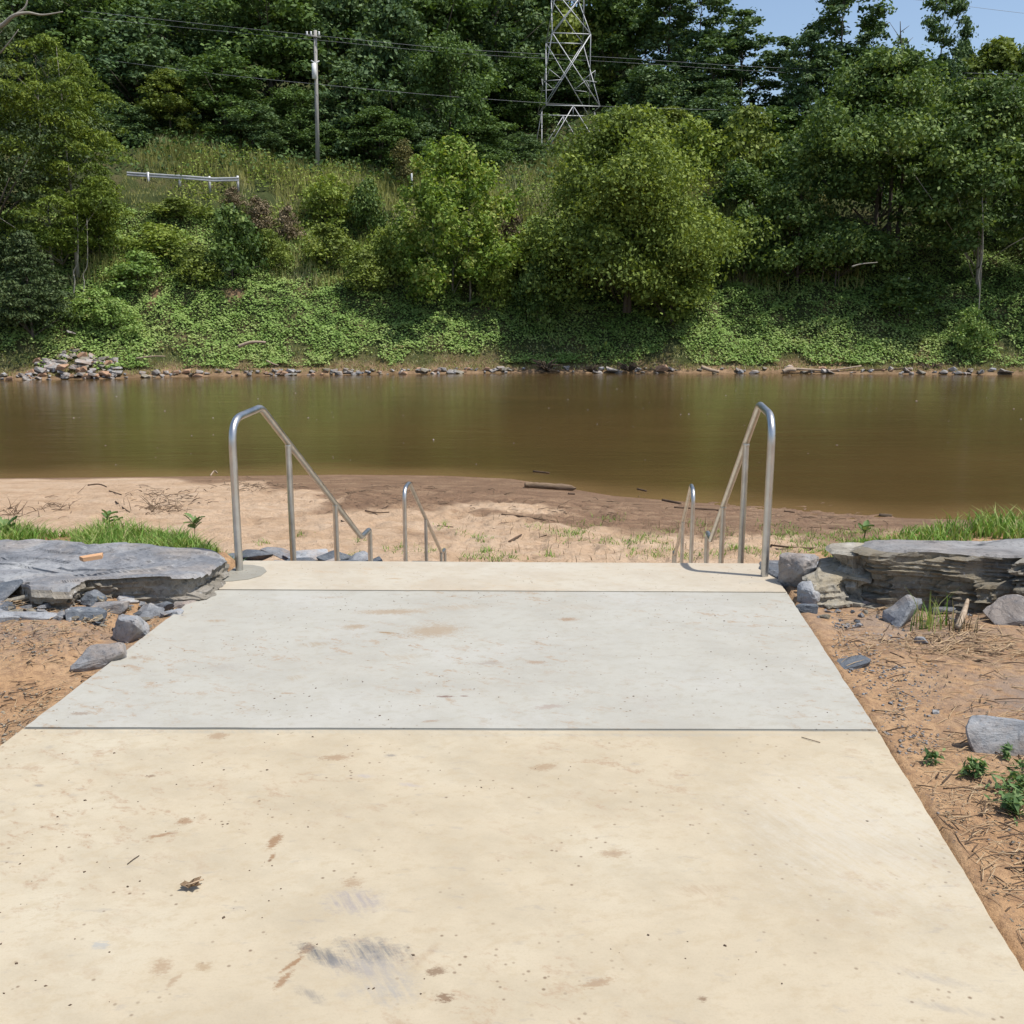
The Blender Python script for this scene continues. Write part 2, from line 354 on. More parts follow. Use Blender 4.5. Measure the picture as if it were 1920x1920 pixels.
M_drifttwig = wood('brown_drift_twig', (.12, .085, .055), (.25, .18, .12))
M_chip = wood('orange_wood_chip', (.45, .25, .13), (.62, .38, .22))
M_bark = wood('grey_bark', (.07, .06, .05), (.16, .14, .115))
M_palebark = wood('pale_bark', (.20, .185, .15), (.40, .375, .32))
M_deadleaf = wood('dead_leaf', (.35, .14, .04), (.62, .30, .08))
M_brownleaf = wood('dry_brown_leaf', (.26, .18, .11), (.48, .36, .24))
M_straw = wood('dry_straw', (.30, .19, .10), (.55, .42, .27))
M_root = wood('muddy_root', (.05, .038, .026), (.13, .10, .07))

def leafmat(name, dark, mid, light, trans=.25, odd=None, scale=.35):
    dark, mid, light = [tuple(min(.42, q*k) for q in v) for v, k in ((dark, 1.5), (mid, 1.85), (light, 1.95))]
    t = NT(name); ti = t.attr('tint'); p = t.pos()
    f = t.math('ADD', t.math('MULTIPLY', ti, .65), t.math('MULTIPLY', t.noise(p, scale, 3, .6), .35))
    c = t.ramp(f, [(.2, dark), (.5, mid), (.82, light)])
    if odd: c = t.mix(t.ramp(ti, [(.955, 0), (.965, 1)]), c, odd)
    t.done(c, .6, None, .22)
    tr = t.new('ShaderNodeBsdfTranslucent'); t.link(t.mix(1.0, c, (1.0, 1.0, .45), 'MULTIPLY'), tr.inputs[0])
    mx = t.new('ShaderNodeMixShader'); mx.inputs[0].default_value = trans
    t.link(t.b.outputs[0], mx.inputs[1]); t.link(tr.outputs[0], mx.inputs[2]); t.link(mx.outputs[0], t.out.inputs[0])
    return t.m
L_forest = leafmat('forest_leaf', (.028, .052, .014), (.052, .088, .023), (.09, .135, .038))
L_cool = leafmat('cool_forest_leaf', (.024, .048, .018), (.05, .085, .032), (.10, .14, .058))
L_warm = leafmat('warm_forest_leaf', (.05, .068, .014), (.092, .122, .024), (.15, .175, .038))
L_locust = leafmat('feathery_leaf', (.036, .056, .010), (.080, .115, .018), (.15, .18, .03), .3)
L_syca = leafmat('bright_sycamore_leaf', (.055, .095, .018), (.115, .175, .030), (.21, .28, .065), .32)
L_olive = leafmat('olive_leaf', (.044, .066, .013), (.098, .134, .026), (.172, .205, .042), .28, (.22, .16, .04))
L_right = leafmat('dark_glossy_leaf', (.022, .042, .011), (.056, .092, .022), (.15, .195, .058), .25, (.40, .42, .30))
L_spruce = leafmat('layered_dark_leaf', (.018, .030, .012), (.036, .056, .020), (.07, .09, .035), .15)
L_kudzu = leafmat('ground_vine_leaf', (.075, .125, .030), (.130, .198, .050), (.18, .245, .075), .25, (.20, .16, .07), .25)
L_brush = leafmat('mixed_brush_leaf', (.06, .088, .016), (.118, .158, .028), (.185, .225, .048), .28, (.22, .14, .07))
L_brown = leafmat('dead_brush', (.055, .042, .022), (.10, .078, .045), (.15, .12, .075), .1)
L_cedar = leafmat('rusty_cedar_leaf', (.05, .05, .018), (.09, .085, .028), (.14, .12, .04), .1)
L_grass = leafmat('fresh_grass', (.06, .12, .02), (.12, .21, .04), (.24, .33, .09), .3, (.45, .38, .2), 2)
L_tall = leafmat('tall_bank_grass', (.10, .115, .028), (.185, .185, .058), (.30, .26, .13), .25, (.20, .13, .08))
L_weed = leafmat('blue_green_weed', (.035, .07, .022), (.065, .11, .038), (.11, .155, .06), .25)

# ------------------------------------------------------------------ terrain functions
shore_px = [(-900, 905), (0, 897), (400, 893), (640, 890), (830, 892), (960, 898), (1060, 915), (1150, 930), (1400, 950), (1700, 972), (2300, 985)]
SP = np.array([(G(a, b, WATER_Z).x, G(a, b, WATER_Z).y) for a, b in shore_px])
def shore_near(x): return np.interp(x, SP[:, 0], SP[:, 1])
fp = [(-700, 724), (0, 713), (200, 710), (350, 706), (960, 699), (1500, 700), (1920, 703), (2600, 709)]
FP = np.array([(G(a, b, WATER_Z).x, G(a, b, WATER_Z).y) for a, b in fp])
def shore_far(x): return np.interp(x, FP[:, 0], FP[:, 1])
AX = .0924
LB = (-1.561, 5.68)         # foot of the upper left rail
def axis_x(y): return -.07+AX*(y-5.68)
def near_h(x, y):
    x = np.asarray(x, float); y = np.asarray(y, float)
    plateau = -.045+fbm(x, y, 1.6, 4, 3)*.05+fbm(x, y, .22, 3, 9)*.018
    plateau = plateau+.10*sstep(2.0, 3.2, x)*sstep(3.2, 5.0, y)+.08*sstep(1.75, 2.1, -x)*sstep(3.9, 4.6, y)*sstep(5.6, 5.2, y)
    beach = WATER_Z+np.clip((shore_near(x)-y)*.045, -1.2, .52)+fbm(x, y, 2.6, 3, 5)*.06*sstep(0, 2.5, shore_near(x)-y)
    fpr = fbm(x, y, .34, 3, 21)
    beach = beach+np.clip(fpr, -.6, .35)*.13*sstep(1.2, 4, shore_near(x)-y)*(1-.3*sstep(0, -8, x))
    dx = np.abs(x-axis_x(y))
    crest = 6.2+.55*sstep(1.6, 2.6, dx)
    slope = -.06-(y-crest)*.46
    h = np.where(y < crest, plateau, np.minimum(plateau, slope))
    h = np.maximum(h, beach)
    corr = 1-sstep(1.55, 1.75, dx)
    h = h-corr*.45*sstep(5.4, 5.9, y)*(1-sstep(12.6, 13.6, y))
    under = (x > -2.3+.07*y-.0)*0
    sx0 = -1.94+.0695*y; sx1 = 1.0+.092*y
    inside = sstep(sx0-.01, sx0+.05, x)*(1-sstep(sx1-.05, sx1+.01, x))*(y < 6.0)
    edge = np.minimum(np.abs(x-sx0), np.abs(x-sx1)); h = h+(.025+fbm(x, y, .3, 3, 66)*.035)*(1-sstep(0, .22, edge))*(y < 5.9)
    near_edge = (edge < .1)*(y < 5.95); h = np.where(near_edge, np.minimum(h, .004+fbm(x, y, .15, 3, 67)*.02), h)
    return h-inside*.12
def hill_bench(x):     # height gained across the bank
    return 1.0
def far_h(x, y):
    x = np.asarray(x, float); y = np.asarray(y, float)
    s = y-shore_far(x)
    base = np.interp(s, [-12, -1, 0, 1.2, 6, 19, 23, 33, 60, 110, 300], [-1.2, -.35, 0, .5, 4.6, 13.6, 15.0, 17.3, 31, 50, 70])
    right = sstep(14, 34, x)
    low = np.interp(s, [-12, -1, 0, 1.2, 6, 19, 23, 33, 60, 110, 300], [-1.2, -.35, 0, .5, 4.2, 12.0, 12.5, 13, 14, 15, 18])
    b = base*(1-right)+low*right
    b = b+1.2*sstep(-12, -28, x)*sstep(14, 26, s)
    m = (.55-np.abs(fbm(x, y*1.3, 3.2, 3, 31)))*1.9-.6+fbm(x, y, 9, 2, 35)*1.2
    return WATER_Z+b+m*sstep(1.2, 6, s)
class Lookup:          # scalar heights from a grid, much quicker than evaluating the noise point by point
    def __init__(s, fn, x0, x1, y0, y1, st):
        s.xs = np.arange(x0, x1+st, st); s.ys = np.arange(y0, y1+st, st); X, Y = np.meshgrid(s.xs, s.ys)
        s.z = fn(X, Y).tolist(); s.x0, s.y0, s.st, s.nx, s.ny = x0, y0, st, len(s.xs), len(s.ys)
    def __call__(s, x, y):
        a = min(max((x-s.x0)/s.st, 0), s.nx-1.001); b = min(max((y-s.y0)/s.st, 0), s.ny-1.001); i = int(a); j = int(b); u = a-i; v = b-j
        return (s.z[j][i]*(1-u)+s.z[j][i+1]*u)*(1-v)+(s.z[j+1][i]*(1-u)+s.z[j+1][i+1]*u)*v
near_fine = Lookup(near_h, -7, 7, 0, 9, .04); near_coarse = Lookup(near_h, -32, 32, 0, 42, .12); far_s = Lookup(far_h, -70, 80, 56, 150, .4)
def near_s(x, y): return near_fine(x, y) if -7 < x < 7 and y < 8.9 else near_coarse(x, y)
# -- near bank sheet (fan grid)
ys = [-40, -25, -14, -8, -5]; y = -4.0; st = .055
while y < 8.4: ys.append(y); y += st
while y < 31: ys.append(y); y += (.075 if 13.5 < y < 24 else .13)
ys += [32, 34, 37, 41]
ys = np.array(ys); nc = 460
S = np.linspace(-1, 1, nc); S = np.sign(S)*(np.abs(S)**1.25)
WW = np.where(ys < 0, 6+np.abs(ys)*2, 6+ys*.95)
X = S[None, :]*WW[:, None]; Y = np.repeat(ys[:, None], nc, 1)
X[:, 0] = -220; X[:, -1] = 220
Z = near_h(X, Y)
for i in range(420):      # footprints trodden into the dry sand
    fy = rng.uniform(14, 23.5); fx = rng.uniform(-9, 8.5); a_ = rng.uniform(0, 3.14); r0_ = np.searchsorted(ys, fy-.5); r1_ = np.searchsorted(ys, fy+.5)
    dx_ = X[r0_:r1_]-fx; dy_ = Y[r0_:r1_]-fy; u_ = (dx_*math.cos(a_)+dy_*math.sin(a_))/.19; v_ = (-dx_*math.sin(a_)+dy_*math.cos(a_))/.10; q_ = u_*u_+v_*v_
    Z[r0_:r1_] += (-.055*np.exp(-q_*1.1)+.022*np.exp(-(np.sqrt(q_)-1.5)**2*4))*rng.uniform(.5, 1.2)
Vn = np.stack([X, Y, Z], -1).reshape(-1, 3)
idx = np.arange(len(ys)*nc).reshape(len(ys), nc)
Fn = np.stack([idx[:-1, :-1], idx[:-1, 1:], idx[1:, 1:], idx[1:, :-1]], -1).reshape(-1, 4)
sh_d = shore_near(X)-Y
beach = sstep(7.2, 8.6, Y+fbm(X, Y, 1.0, 3, 4))
wetw = 1.0+fbm(X, Y, 2.2, 3, 77)*1.0
wetband = np.interp(X, [-14, -9, -6.5, -4, 0, 3, 8, 14], [.25, .45, 2.2, 6.2, 6.6, 5.0, 3.4, 3.0])*np.clip(1+fbm(X, Y, 1.7, 4, 78)*.9, .4, 2)
wet = 1-sstep(wetband*.75, wetband*1.15, sh_d)
grav = np.exp(-(((X-2.15)/.42)**2+((Y-3.7)/.55)**2))+.9*np.exp(-(((X-2.0)/.55)**2+((Y-4.85)/.35)**2))+.8*np.exp(-(((X+2.6)/1.2)**2+((Y-4.5)/.25)**2))+.5*sstep(1.9, 3.4, X)*sstep(3.2, 2.2, Y)
me = mk_mesh('near_bank', Vn, Fn, M_ground, True, {'beach': ('POINT', beach.ravel()), 'wet': ('POINT', wet.ravel()), 'gravel': ('POINT', np.clip(grav, 0, 1).ravel())})
tag(link('ground', me), kind='structure')
# -- far bank sheet
ys = np.concatenate([np.arange(42, 60, 2.), np.arange(60, 100, .4), np.arange(100, 180, 2.5), np.arange(180, 620, 40)])
xs = np.concatenate([np.arange(-420, -60, 30.), np.arange(-60, 60, .5), np.arange(60, 440, 30.)])
X, Y = np.meshgrid(xs, ys); Z = far_h(X, Y)
mud = 1-sstep(.6, 2.0, Y-shore_far(X)+fbm(X, Y, 2, 3, 8)*1.2)
for sx_, sy_, sw, sh_ in ((-24.5, 71.5, .4, 1.1), (-19.3, 73.0, .8, .35), (-3.2, 69.3, .7, .3)): mud = np.maximum(mud, sstep(1.3, .6, ((X-sx_)/sw)**2+((Y-sy_)/sh_)**2))
idx = np.arange(X.size).reshape(X.shape)
Fn = np.stack([idx[:-1, :-1], idx[:-1, 1:], idx[1:, 1:], idx[1:, :-1]], -1).reshape(-1, 4)
tag(link('hillside', mk_mesh('hillside', np.stack([X, Y, Z], -1).reshape(-1, 3), Fn, M_hill, True, {'mud': ('POINT', mud.ravel())})), kind='structure')
# -- river
ys = np.concatenate([np.arange(18, 34, .4), np.arange(34, 80, 4.)]); xs = np.concatenate([[-420, -100], np.arange(-40, 40, .5), [100, 420]])
X, Y = np.meshgrid(xs, ys); shl = 1-sstep(-.2, 2.6, Y-shore_near(X)+fbm(X, Y, 3, 3, 61)*1.0)
idx = np.arange(X.size).reshape(X.shape); Fn = np.stack([idx[:-1, :-1], idx[:-1, 1:], idx[1:, 1:], idx[1:, :-1]], -1).reshape(-1, 4)
tag(link('river', mk_mesh('river', np.stack([X, Y, X*0+WATER_Z], -1).reshape(-1, 3), Fn, M_water, True, {'shallow': ('POINT', shl.ravel()*.5)})), kind='structure')

# ------------------------------------------------------------------ walkway of three concrete panels
walk = empty('walkway', (0, 2, 0)); tag(walk, kind='structure')
def xl(y): return -2.003+.0675*y
def xr(y): return np.interp(y, [-6, 2.102, 3.439, 5.239, 5.9], [.45, 1.179, 1.315, 1.463, 1.528])
def panel(name, y0a, y0b, y1a, y1b, mat, z=0.0, thick=.15, bev=.008):
    """y0a/y0b: near edge at left/right, y1a/y1b far edge"""
    nx, ny = 40, max(2, int((y1a-y0a)/.035)+1)
    bm = bmesh.new(); g = []
    for i in range(ny+1):
        row = []
        for j in range(nx+1):
            s = j/nx; tt = i/ny; yy = (y0a*(1-s)+y0b*s)*(1-tt)+(y1a*(1-s)+y1b*s)*tt
            xx = xl(yy)*(1-s)+float(xr(yy))*s
            wob = 0
            if i in (0, ny): wob = .0022*mnoise.noise(Vector((xx*6, yy, 3)))
            if j in (0, nx): xx += .004*mnoise.noise(Vector((yy*5, 1, xx)))+.003*mnoise.noise(Vector((yy*31, 4, xx)))
            row.append(bm.verts.new((xx-walk.location.x, yy+wob-walk.location.y, z)))
        g.append(row)
    for i in range(ny):
        for j in range(nx): bm.faces.new((g[i][j], g[i][j+1], g[i+1][j+1], g[i+1][j]))
    bedge = [e for e in bm.edges if e.is_boundary]
    r = bmesh.ops.extrude_edge_only(bm, edges=bedge)
    vs = [v for v in r['geom'] if isinstance(v, bmesh.types.BMVert)]
    for v in vs: v.co.z -= thick
    be = [e for e in bm.edges if len(e.link_faces) == 2 and abs(e.link_faces[0].normal.z-e.link_faces[1].normal.z) > .5]
    bmesh.ops.recalc_face_normals(bm, faces=bm.faces)
    bm.normal_update(); be = [e for e in bm.edges if len(e.link_faces) == 2 and e.link_faces[0].normal.dot(e.link_faces[1].normal) < .3]
    bmesh.ops.bevel(bm, geom=be, offset=bev, segments=2, affect='EDGES')
    me = bpy.data.meshes.new(name); bm.to_mesh(me); bm.free(); me.materials.append(mat)
    return link('concrete_panel', me, walk)
panel('p', -6, -6, 3.4615, 3.4395, M_near); panel('p', 3.465, 3.443, 5.283, 5.229, M_mid, .0); panel('p', 5.2875, 5.2335, 5.925, 5.855, M_cap, .0)
for (ya, yb, nm) in ((3.463, 3.4415, 'dirty joint across the slab'), (5.2853, 5.2313, 'thin joint behind the step edge')):
    dv = .0026; V = []
    for (x_, y_) in ((xl(ya)+.01, ya), (float(xr(yb))-.01, yb)):
        for dy in (-dv, dv):
            for zz_ in (-.03, -.0022): V.append((x_-walk.location.x, y_+dy-walk.location.y, zz_))
    F = np.array([(0, 1, 5, 4), (2, 6, 7, 3), (1, 3, 7, 5), (0, 4, 6, 2), (0, 2, 3, 1), (4, 5, 7, 6)])
    tag(link('joint_filler', mk_mesh('joint_filler', V, F, M_grout), walk), label=nm)
# grey patch of grout round the foot of the left rail
cx, cy = -1.50, 5.63
patch = [(xl(5.44)+.012, 5.44), (-1.54, 5.45), (-1.46, 5.49), (-1.41, 5.56), (-1.40, 5.66), (-1.44, 5.75), (-1.51, 5.80), (xl(5.81)+.012, 5.81)]
bm = bmesh.new(); vs = [bm.verts.new((a-walk.location.x, b-walk.location.y, .0035)) for a, b in patch]; f = bm.faces.new(vs)
r = bmesh.ops.extrude_face_region(bm, geom=[f]);
for v in r['geom']:
    if isinstance(v, bmesh.types.BMVert): v.co.z = -.01
bmesh.ops.subdivide_edges(bm, edges=bm.edges[:], cuts=2, fractal=.02)
bmesh.ops.recalc_face_normals(bm, faces=bm.faces)
me = bpy.data.meshes.new('grout_patch'); bm.to_mesh(me); bm.free(); me.materials.append(M_grout); tag(link('grout_patch', me, walk), label='grey grout patch round the rail foot')

# ------------------------------------------------------------------ stairs down to the beach
ang = -math.atan(AX)
stairs = empty('concrete_stairs', (-.07, 5.92, 0), ang); tag(stairs, kind='structure')
def step_box(y0, y1, ztop, hh=.5):
    V, F = box_arrays(-1.5, 1.5, y0, y1, ztop-hh, ztop); o = link('step', mk_mesh('step', V, F, M_cap), stairs); return o
z = 0
for i in range(7):
    z -= .1625; step_box(.03+i*.345, .03+(i+1)*.345-.003, z, .6)
z = -1.3; V, F = box_arrays(-1.5, 1.5, .03+7*.345, 5.0, -1.75, z); link('landing', mk_mesh('landing', V, F, M_cap), stairs)
for i in range(7):
    z -= .17; step_box(5.003+i*.30, 5.003+(i+1)*.30-.003, z, .6)

# ------------------------------------------------------------------ handrails
RP = .0215
def railing(base, label, lower, ztop, group):
    r = empty('handrail', (base[0], base[1], 0), ang); tag(r, label, 'handrail', group)
    if not lower:
        z0, prof = 0.0, [(0, 0), (0, ztop), (.50, ztop+.02), (2.90, -.465), (3.22, -.465), (3.22, -1.3)]
        bends = [.15, .055, .05, .05]; posts = [1.0, 2.1]; za = -1.3
    else:
        prof = [(4.80, -1.3), (4.80, -.385), (5.08, -.37), (7.15, -1.65), (7.4, -1.65), (7.4, -2.52)]
        bends = [.14, .05, .05, .05]; posts = [6.03, 7.1]
    f = [Vector((0, a, b)) for a, b in prof]
    path = fillet(f, bends, 9)
    # split: straight first post / bent rail / last post
    cut1 = Vector((0, prof[0][0], prof[1][1]-bends[0]-.004)); cut2 = Vector((0, prof[-1][0], prof[-2][1]-bends[-1]-.004))
    mid = [cut1]+path[1:-1]+[cut2]
    tube('top_rail', mid, RP, M_pipe, 20, r, cap=False)
    tube('post', [f[0]-Vector((0, 0, .02)), cut1], RP, M_pipe, 20, r, cap=False)
    tube('post', [cut2, f[-1]-Vector((0, 0, .05))], RP, M_pipe, 20, r, cap=False)
    for pt in posts:
        a, b = prof[2], prof[3]; zz = a[1]+(b[1]-a[1])*(pt-a[0])/(b[0]-a[0])
        zb = -.1625*max(0, math.floor((pt-.25)/.345)+1) if not lower else -1.3-.17*max(0, math.floor((pt-5.2)/.3)+1)
        tube('post', [Vector((0, pt, zb-.1)), Vector((0, pt, zz-.006))], RP*.94, M_pipe, 20, r, cap=False)
        tube('weld', [Vector((0, pt, zz-.034)), Vector((0, pt, zz-.022)), Vector((0, pt, zz-.012))], [RP*.96, RP*1.07, RP*1.0], M_pipe, 16, r, cap=False)
    return r
railing(LB, 'upper left galvanised pipe handrail rising from the grey grout patch', False, .865, 'pipe handrails of the steps')
railing((1.417, 5.56), 'upper right galvanised pipe handrail casting a hooked shadow on the slab', False, .895, 'pipe handrails of the steps')
railing((LB[0], LB[1]), 'lower left short-looking pipe handrail beyond the landing, its foot hidden', True, 0, 'pipe handrails of the steps')
railing((1.417, 5.54), 'lower right pipe handrail beyond the landing, nearest the dark sticks', True, 0, 'pipe handrails of the steps')

# ------------------------------------------------------------------ rocks
def resample(poly, n):
    P = np.array(poly+[poly[0]], float); d = np.r_[0, np.cumsum(np.linalg.norm(np.diff(P, axis=0), axis=1))]
    s = np.linspace(0, d[-1], n, endpoint=False)
    return np.stack([np.interp(s, d, P[:, k]) for k in range(2)], 1)
def boulder(label, outline, ztop, zbot, mat, seed=1, n=220, rings=22, levels=14, undercut=.0, tilt=(0, 0), rough=.02, strata=.03, jag=.02, name='boulder', topmat=None):
    """outline: world xy polygon of the flat top; layered side walls"""
    P = resample(outline, n); c = P.mean(0)
    rr = np.random.default_rng(seed)
    d = P-c; L = np.linalg.norm(d, axis=1)[:, None]; dn = d/L
    th = np.arange(n)/n*60
    j1 = fbm(P[:, 0]*1, P[:, 1], .22, 4, seed)[:, None]; P = P+dn*j1*jag*2
    V = [np.array([[c[0], c[1], 0]])]; F = []
    def topz(q): 
        return ztop+tilt[0]*(q[:, 0]-c[0])+tilt[1]*(q[:, 1]-c[1])+fbm(q[:, 0], q[:, 1]*1.6, .5, 5, seed+5)*rough*2+np.round(fbm(q[:, 0]*.8+q[:, 1]*.5, q[:, 1]*2, .7, 3, seed+8)*4)/4*rough*1.6
    V[0][:, 2] = topz(V[0][:, :2])
    for i in range(1, rings+1):
        s = i/rings; q = c+(P-c)*s; z = topz(q)
        if i == rings: z = z-.012
        V.append(np.column_stack([q, z]))
    ze = V[-1][:, 2]
    lev_off = rr.normal(0, 1, levels+1)
    arc = np.r_[0, np.cumsum(np.linalg.norm(np.diff(P, axis=0), axis=1))]
    def cells(a_, z_, ca, cz, sd_):      # blocky fracture pattern
        a2 = a_/ca+fbm(a_, z_*2, .12, 3, sd_)*.5; z2 = z_/cz+fbm(a_, z_*3, .3, 3, sd_+3)*.9
        r_ = np.floor(z2); return vnoise(np.floor(a2+r_*.37)+.0, r_+.0, sd_)-.5
    for k in range(1, levels+1):
        s = k/levels; zz = ze*(1-s)+zbot*s
        stp = lev_off[k]*strata*.7+fbm(th*.25, zz*14+k*3, 1.0, 4, seed+2)*strata*1.2+np.round(fbm(P[:, 0]*2, P[:, 1]*2+k*.35, .5, 3, seed+12)*3)/3*strata*1.3
        stp = stp*.45+(cells(arc, zz, .24, .12, seed+21)*2.6+cells(arc, zz, .09, .045, seed+31)*.6)*strata*1.5+fbm(arc, zz, .035, 3, seed+41)*strata*.6
        off = (stp*min(1, k/1.5)-undercut*s)
        q = P+dn*off[:, None]
        V.append(np.column_stack([q, zz+fbm(th*.3, th*0+k, 1, 3, seed+4)*.006]))
    nr = len(V)-1; V = np.vstack(V)
    A = np.arange(n); B = (A+1) % n; F = []
    tris = np.stack([A*0, 1+A, 1+B, 1+B], 1)
    quads = [np.stack([1+i*n+A, 1+(i+1)*n+A, 1+(i+1)*n+B, 1+i*n+B], 1) for i in range(nr-1)]
    allf = [list(map(int, (0, 1+a, 1+(a+1) % n))) for a in range(n)]+np.vstack(quads).tolist()
    V = V-np.array([c[0], c[1], zbot]); 
    me = mk_mesh(name, V, allf, mat)
    if topmat:
        me.materials.clear(); me.materials.append(topmat); me.materials.append(mat); nt_ = n+(rings-1)*n
        me.polygons.foreach_set('material_index', (np.arange(len(me.polygons)) >= nt_).astype(np.int32))
    o = link(name, me, loc=(c[0], c[1], zbot))
    tag(o, label, 'rock'); return o
def px_outline(pts, z): return [(G(a, b, z).x, G(a, b, z).y) for a, b in pts]
zt = .13
boulder('huge flat grey slate boulder left of the slab with a wood chip on it',
        px_outline([(-330, 1080), (-150, 1092), (-40, 1078), (0, 1080), (28, 1086), (45, 1098), (58, 1110), (98, 1112), (130, 1112), (150, 1098), (165, 1091), (250, 1089), (300, 1085), (340, 1084), (368, 1078), (402, 1060), (428, 1035),
                    (405, 1024), (335, 1017), (285, 1011), (245, 1018), (225, 1028), (190, 1032), (165, 1028), (155, 1020), (140, 1014), (85, 1011), (0, 1013), (-200, 1012), (-330, 1035)], zt),
        zt, -.10, M_slate_face, 3, n=760, rings=44, levels=18, undercut=.045, tilt=(0, .0), rough=.026, strata=.022, jag=.014, topmat=M_slate_big)
boulder('long layered brown-grey boulder right of the slab, flat topped and widest',
        px_outline([(1605, 1015), (1655, 1028), (1690, 1030), (1765, 1032), (1850, 1038), (1925, 1042), (2250, 1060), (2300, 1020), (1990, 1010), (1920, 1008), (1880, 1009), (1750, 1009), (1615, 1009)], .27),
        .27, -.08, M_slate_brown, 11, n=760, rings=20, levels=34, undercut=-.05, tilt=(0, -.02), rough=.012, strata=.042, jag=.03, topmat=M_slate_top)
boulder('low dark stepped ledge of rock at the left end of the long boulder',
        px_outline([(1545, 1027), (1560, 1036), (1600, 1042), (1648, 1040), (1660, 1022), (1600, 1016), (1552, 1021)], .215), .215, -.08, M_slate_brown, 14, n=140, rings=8, levels=12, undercut=.0, rough=.008, strata=.03)
boulder('rounded dark brown block beneath the stepped ledge, beside the pale stones',
        px_outline([(1528, 1062), (1540, 1074), (1590, 1072), (1635, 1078), (1650, 1068), (1625, 1056), (1570, 1050), (1535, 1050)], .13), .13, -.08, M_slate_brown, 17, n=160, rings=10, levels=12, undercut=-.03, rough=.012, strata=.03, tilt=(.05, .25))
boulder('thin flat dark slate slab just behind the right slab corner',
        px_outline([(1425, 1060), (1460, 1078), (1500, 1082), (1550, 1060), (1560, 1049), (1425, 1048)], .02), .02, -.12, M_slate_dark, 19, n=120, rings=8, levels=6, rough=.006, strata=.012)
def rock_mesh(name, seed, dims, mat, npts=16, flat=0, sub=2, disp=.07):
    rr = random.Random(seed); bm = bmesh.new()
    for i in range(npts):
        v = Vector([rr.uniform(-1, 1) for _ in range(3)]); m = max(abs(a) for a in v); v = v/m*rr.uniform(.75, 1)
        v = v/(1+.35*(v.length-1))
        bm.verts.new((v.x*.5*dims[0], v.y*.5*dims[1], (v.z*.5+.5)*dims[2]))
    r = bmesh.ops.convex_hull(bm, input=bm.verts)
    bmesh.ops.delete(bm, geom=[g for g in r['geom_interior'] if isinstance(g, bmesh.types.BMVert)], context='VERTS')
    bmesh.ops.dissolve_limit(bm, angle_limit=.12, verts=bm.verts, edges=bm.edges)
    if sub:
        bmesh.ops.bevel(bm, geom=bm.edges[:], offset=min(dims)*.05, segments=1, affect='EDGES')
        bmesh.ops.triangulate(bm, faces=bm.faces)
        bmesh.ops.subdivide_edges(bm, edges=bm.edges, cuts=sub, use_grid_fill=True)
        for v in bm.verts:
            s = 3.0/max(dims); q = v.co*s+Vector((seed*3.1, 0, 0))
            v.co += v.co.normalized()*mnoise.noise(q)*disp*min(dims)*1.4 + Vector((mnoise.noise(q*3), mnoise.noise(q*3+Vector((9, 0, 0))), 0))*disp*min(dims)*.5
    bmesh.ops.triangulate(bm, faces=bm.faces)
    me = bpy.data.meshes.new(name); bm.to_mesh(me); bm.free(); me.materials.append(mat); return me
def rock_at(px, py, z, dims, mat, seed, label, rz=0, tilt=(0, 0), name='rock', group=None, sub=3, npts=14):
    p = G(px, py, -.02); z = near_s(p.x, p.y)+max(-.012, z*.35)-.2*dims[2]; me = rock_mesh(name, seed, dims, mat, npts, sub=sub)
    o = link(name, me, loc=(p.x, p.y, z), rot=(tilt[0], tilt[1], rz)); tag(o, label, 'rock', group); return o
# right of the slab
rock_at(1500, 1100, -.06, (.22, .26, .27), M_slate, 21, 'pale grey angular stone touching the slab edge below the right rail', .5, npts=16)
rock_at(1528, 1092, -.04, (.20, .18, .20), M_slate, 22, 'pale grey rounded stone wedged between slab edge stone and brown block', .2, npts=18)
rock_at(1516, 1126, -.05, (.17, .15, .16), M_slate, 25, 'small blue-grey stone in front of the two pale ones at the slab edge', 1.0)
rock_at(1554, 1122, -.05, (.06, .05, .08), M_slate, 27, 'tiny grey stone right of the stones stacked at the slab edge', .3)
rock_at(1512, 1143, -.05, (.13, .10, .07), M_slate_dark, 26, 'low dark stone at the foot of the slab edge stones', .3)
rock_at(1690, 1152, -.02, (.27, .20, .20), M_slate, 33, 'pointed grey rock standing in the dirt before the long boulder', .35, (.5, -.2), npts=10)
rock_at(1878, 1163, 0.0, (.27, .20, .19), M_slate, 35, 'triangular blue-grey rock at the foot of the long boulder', -.25, (.25, .3), npts=9)
rock_at(1730, 1196, -.01, (.09, .05, .04), M_slate, 36, 'thin slate sliver lying in the dirt below the pointed rock', -.7)
rock_at(1770, 1142, .0, (.16, .08, .04), M_slate_dark, 37, 'flat dark shard lying between the pointed and triangular rocks', .1)
rock_at(1890, 1392, .0, (.36, .20, .16), M_slate, 45, 'long grey rock by an orange leaf at the right edge', -.28, (.45, .05), npts=12)
rock_at(1597, 1240, -.075, (.19, .11, .06), M_slate_dark, 41, 'half buried blue-grey slate beside the right slab edge', .5)
rock_at(1755, 1325, -.02, (.035, .03, .03), M_slate_dark, 42, 'small dark pebble left of the long grey rock', 0, sub=1)
rock_at(1635, 1128, .0, (.12, .07, .05), M_riprap, 43, 'small whitish stone left of the pointed grey rock', .2)
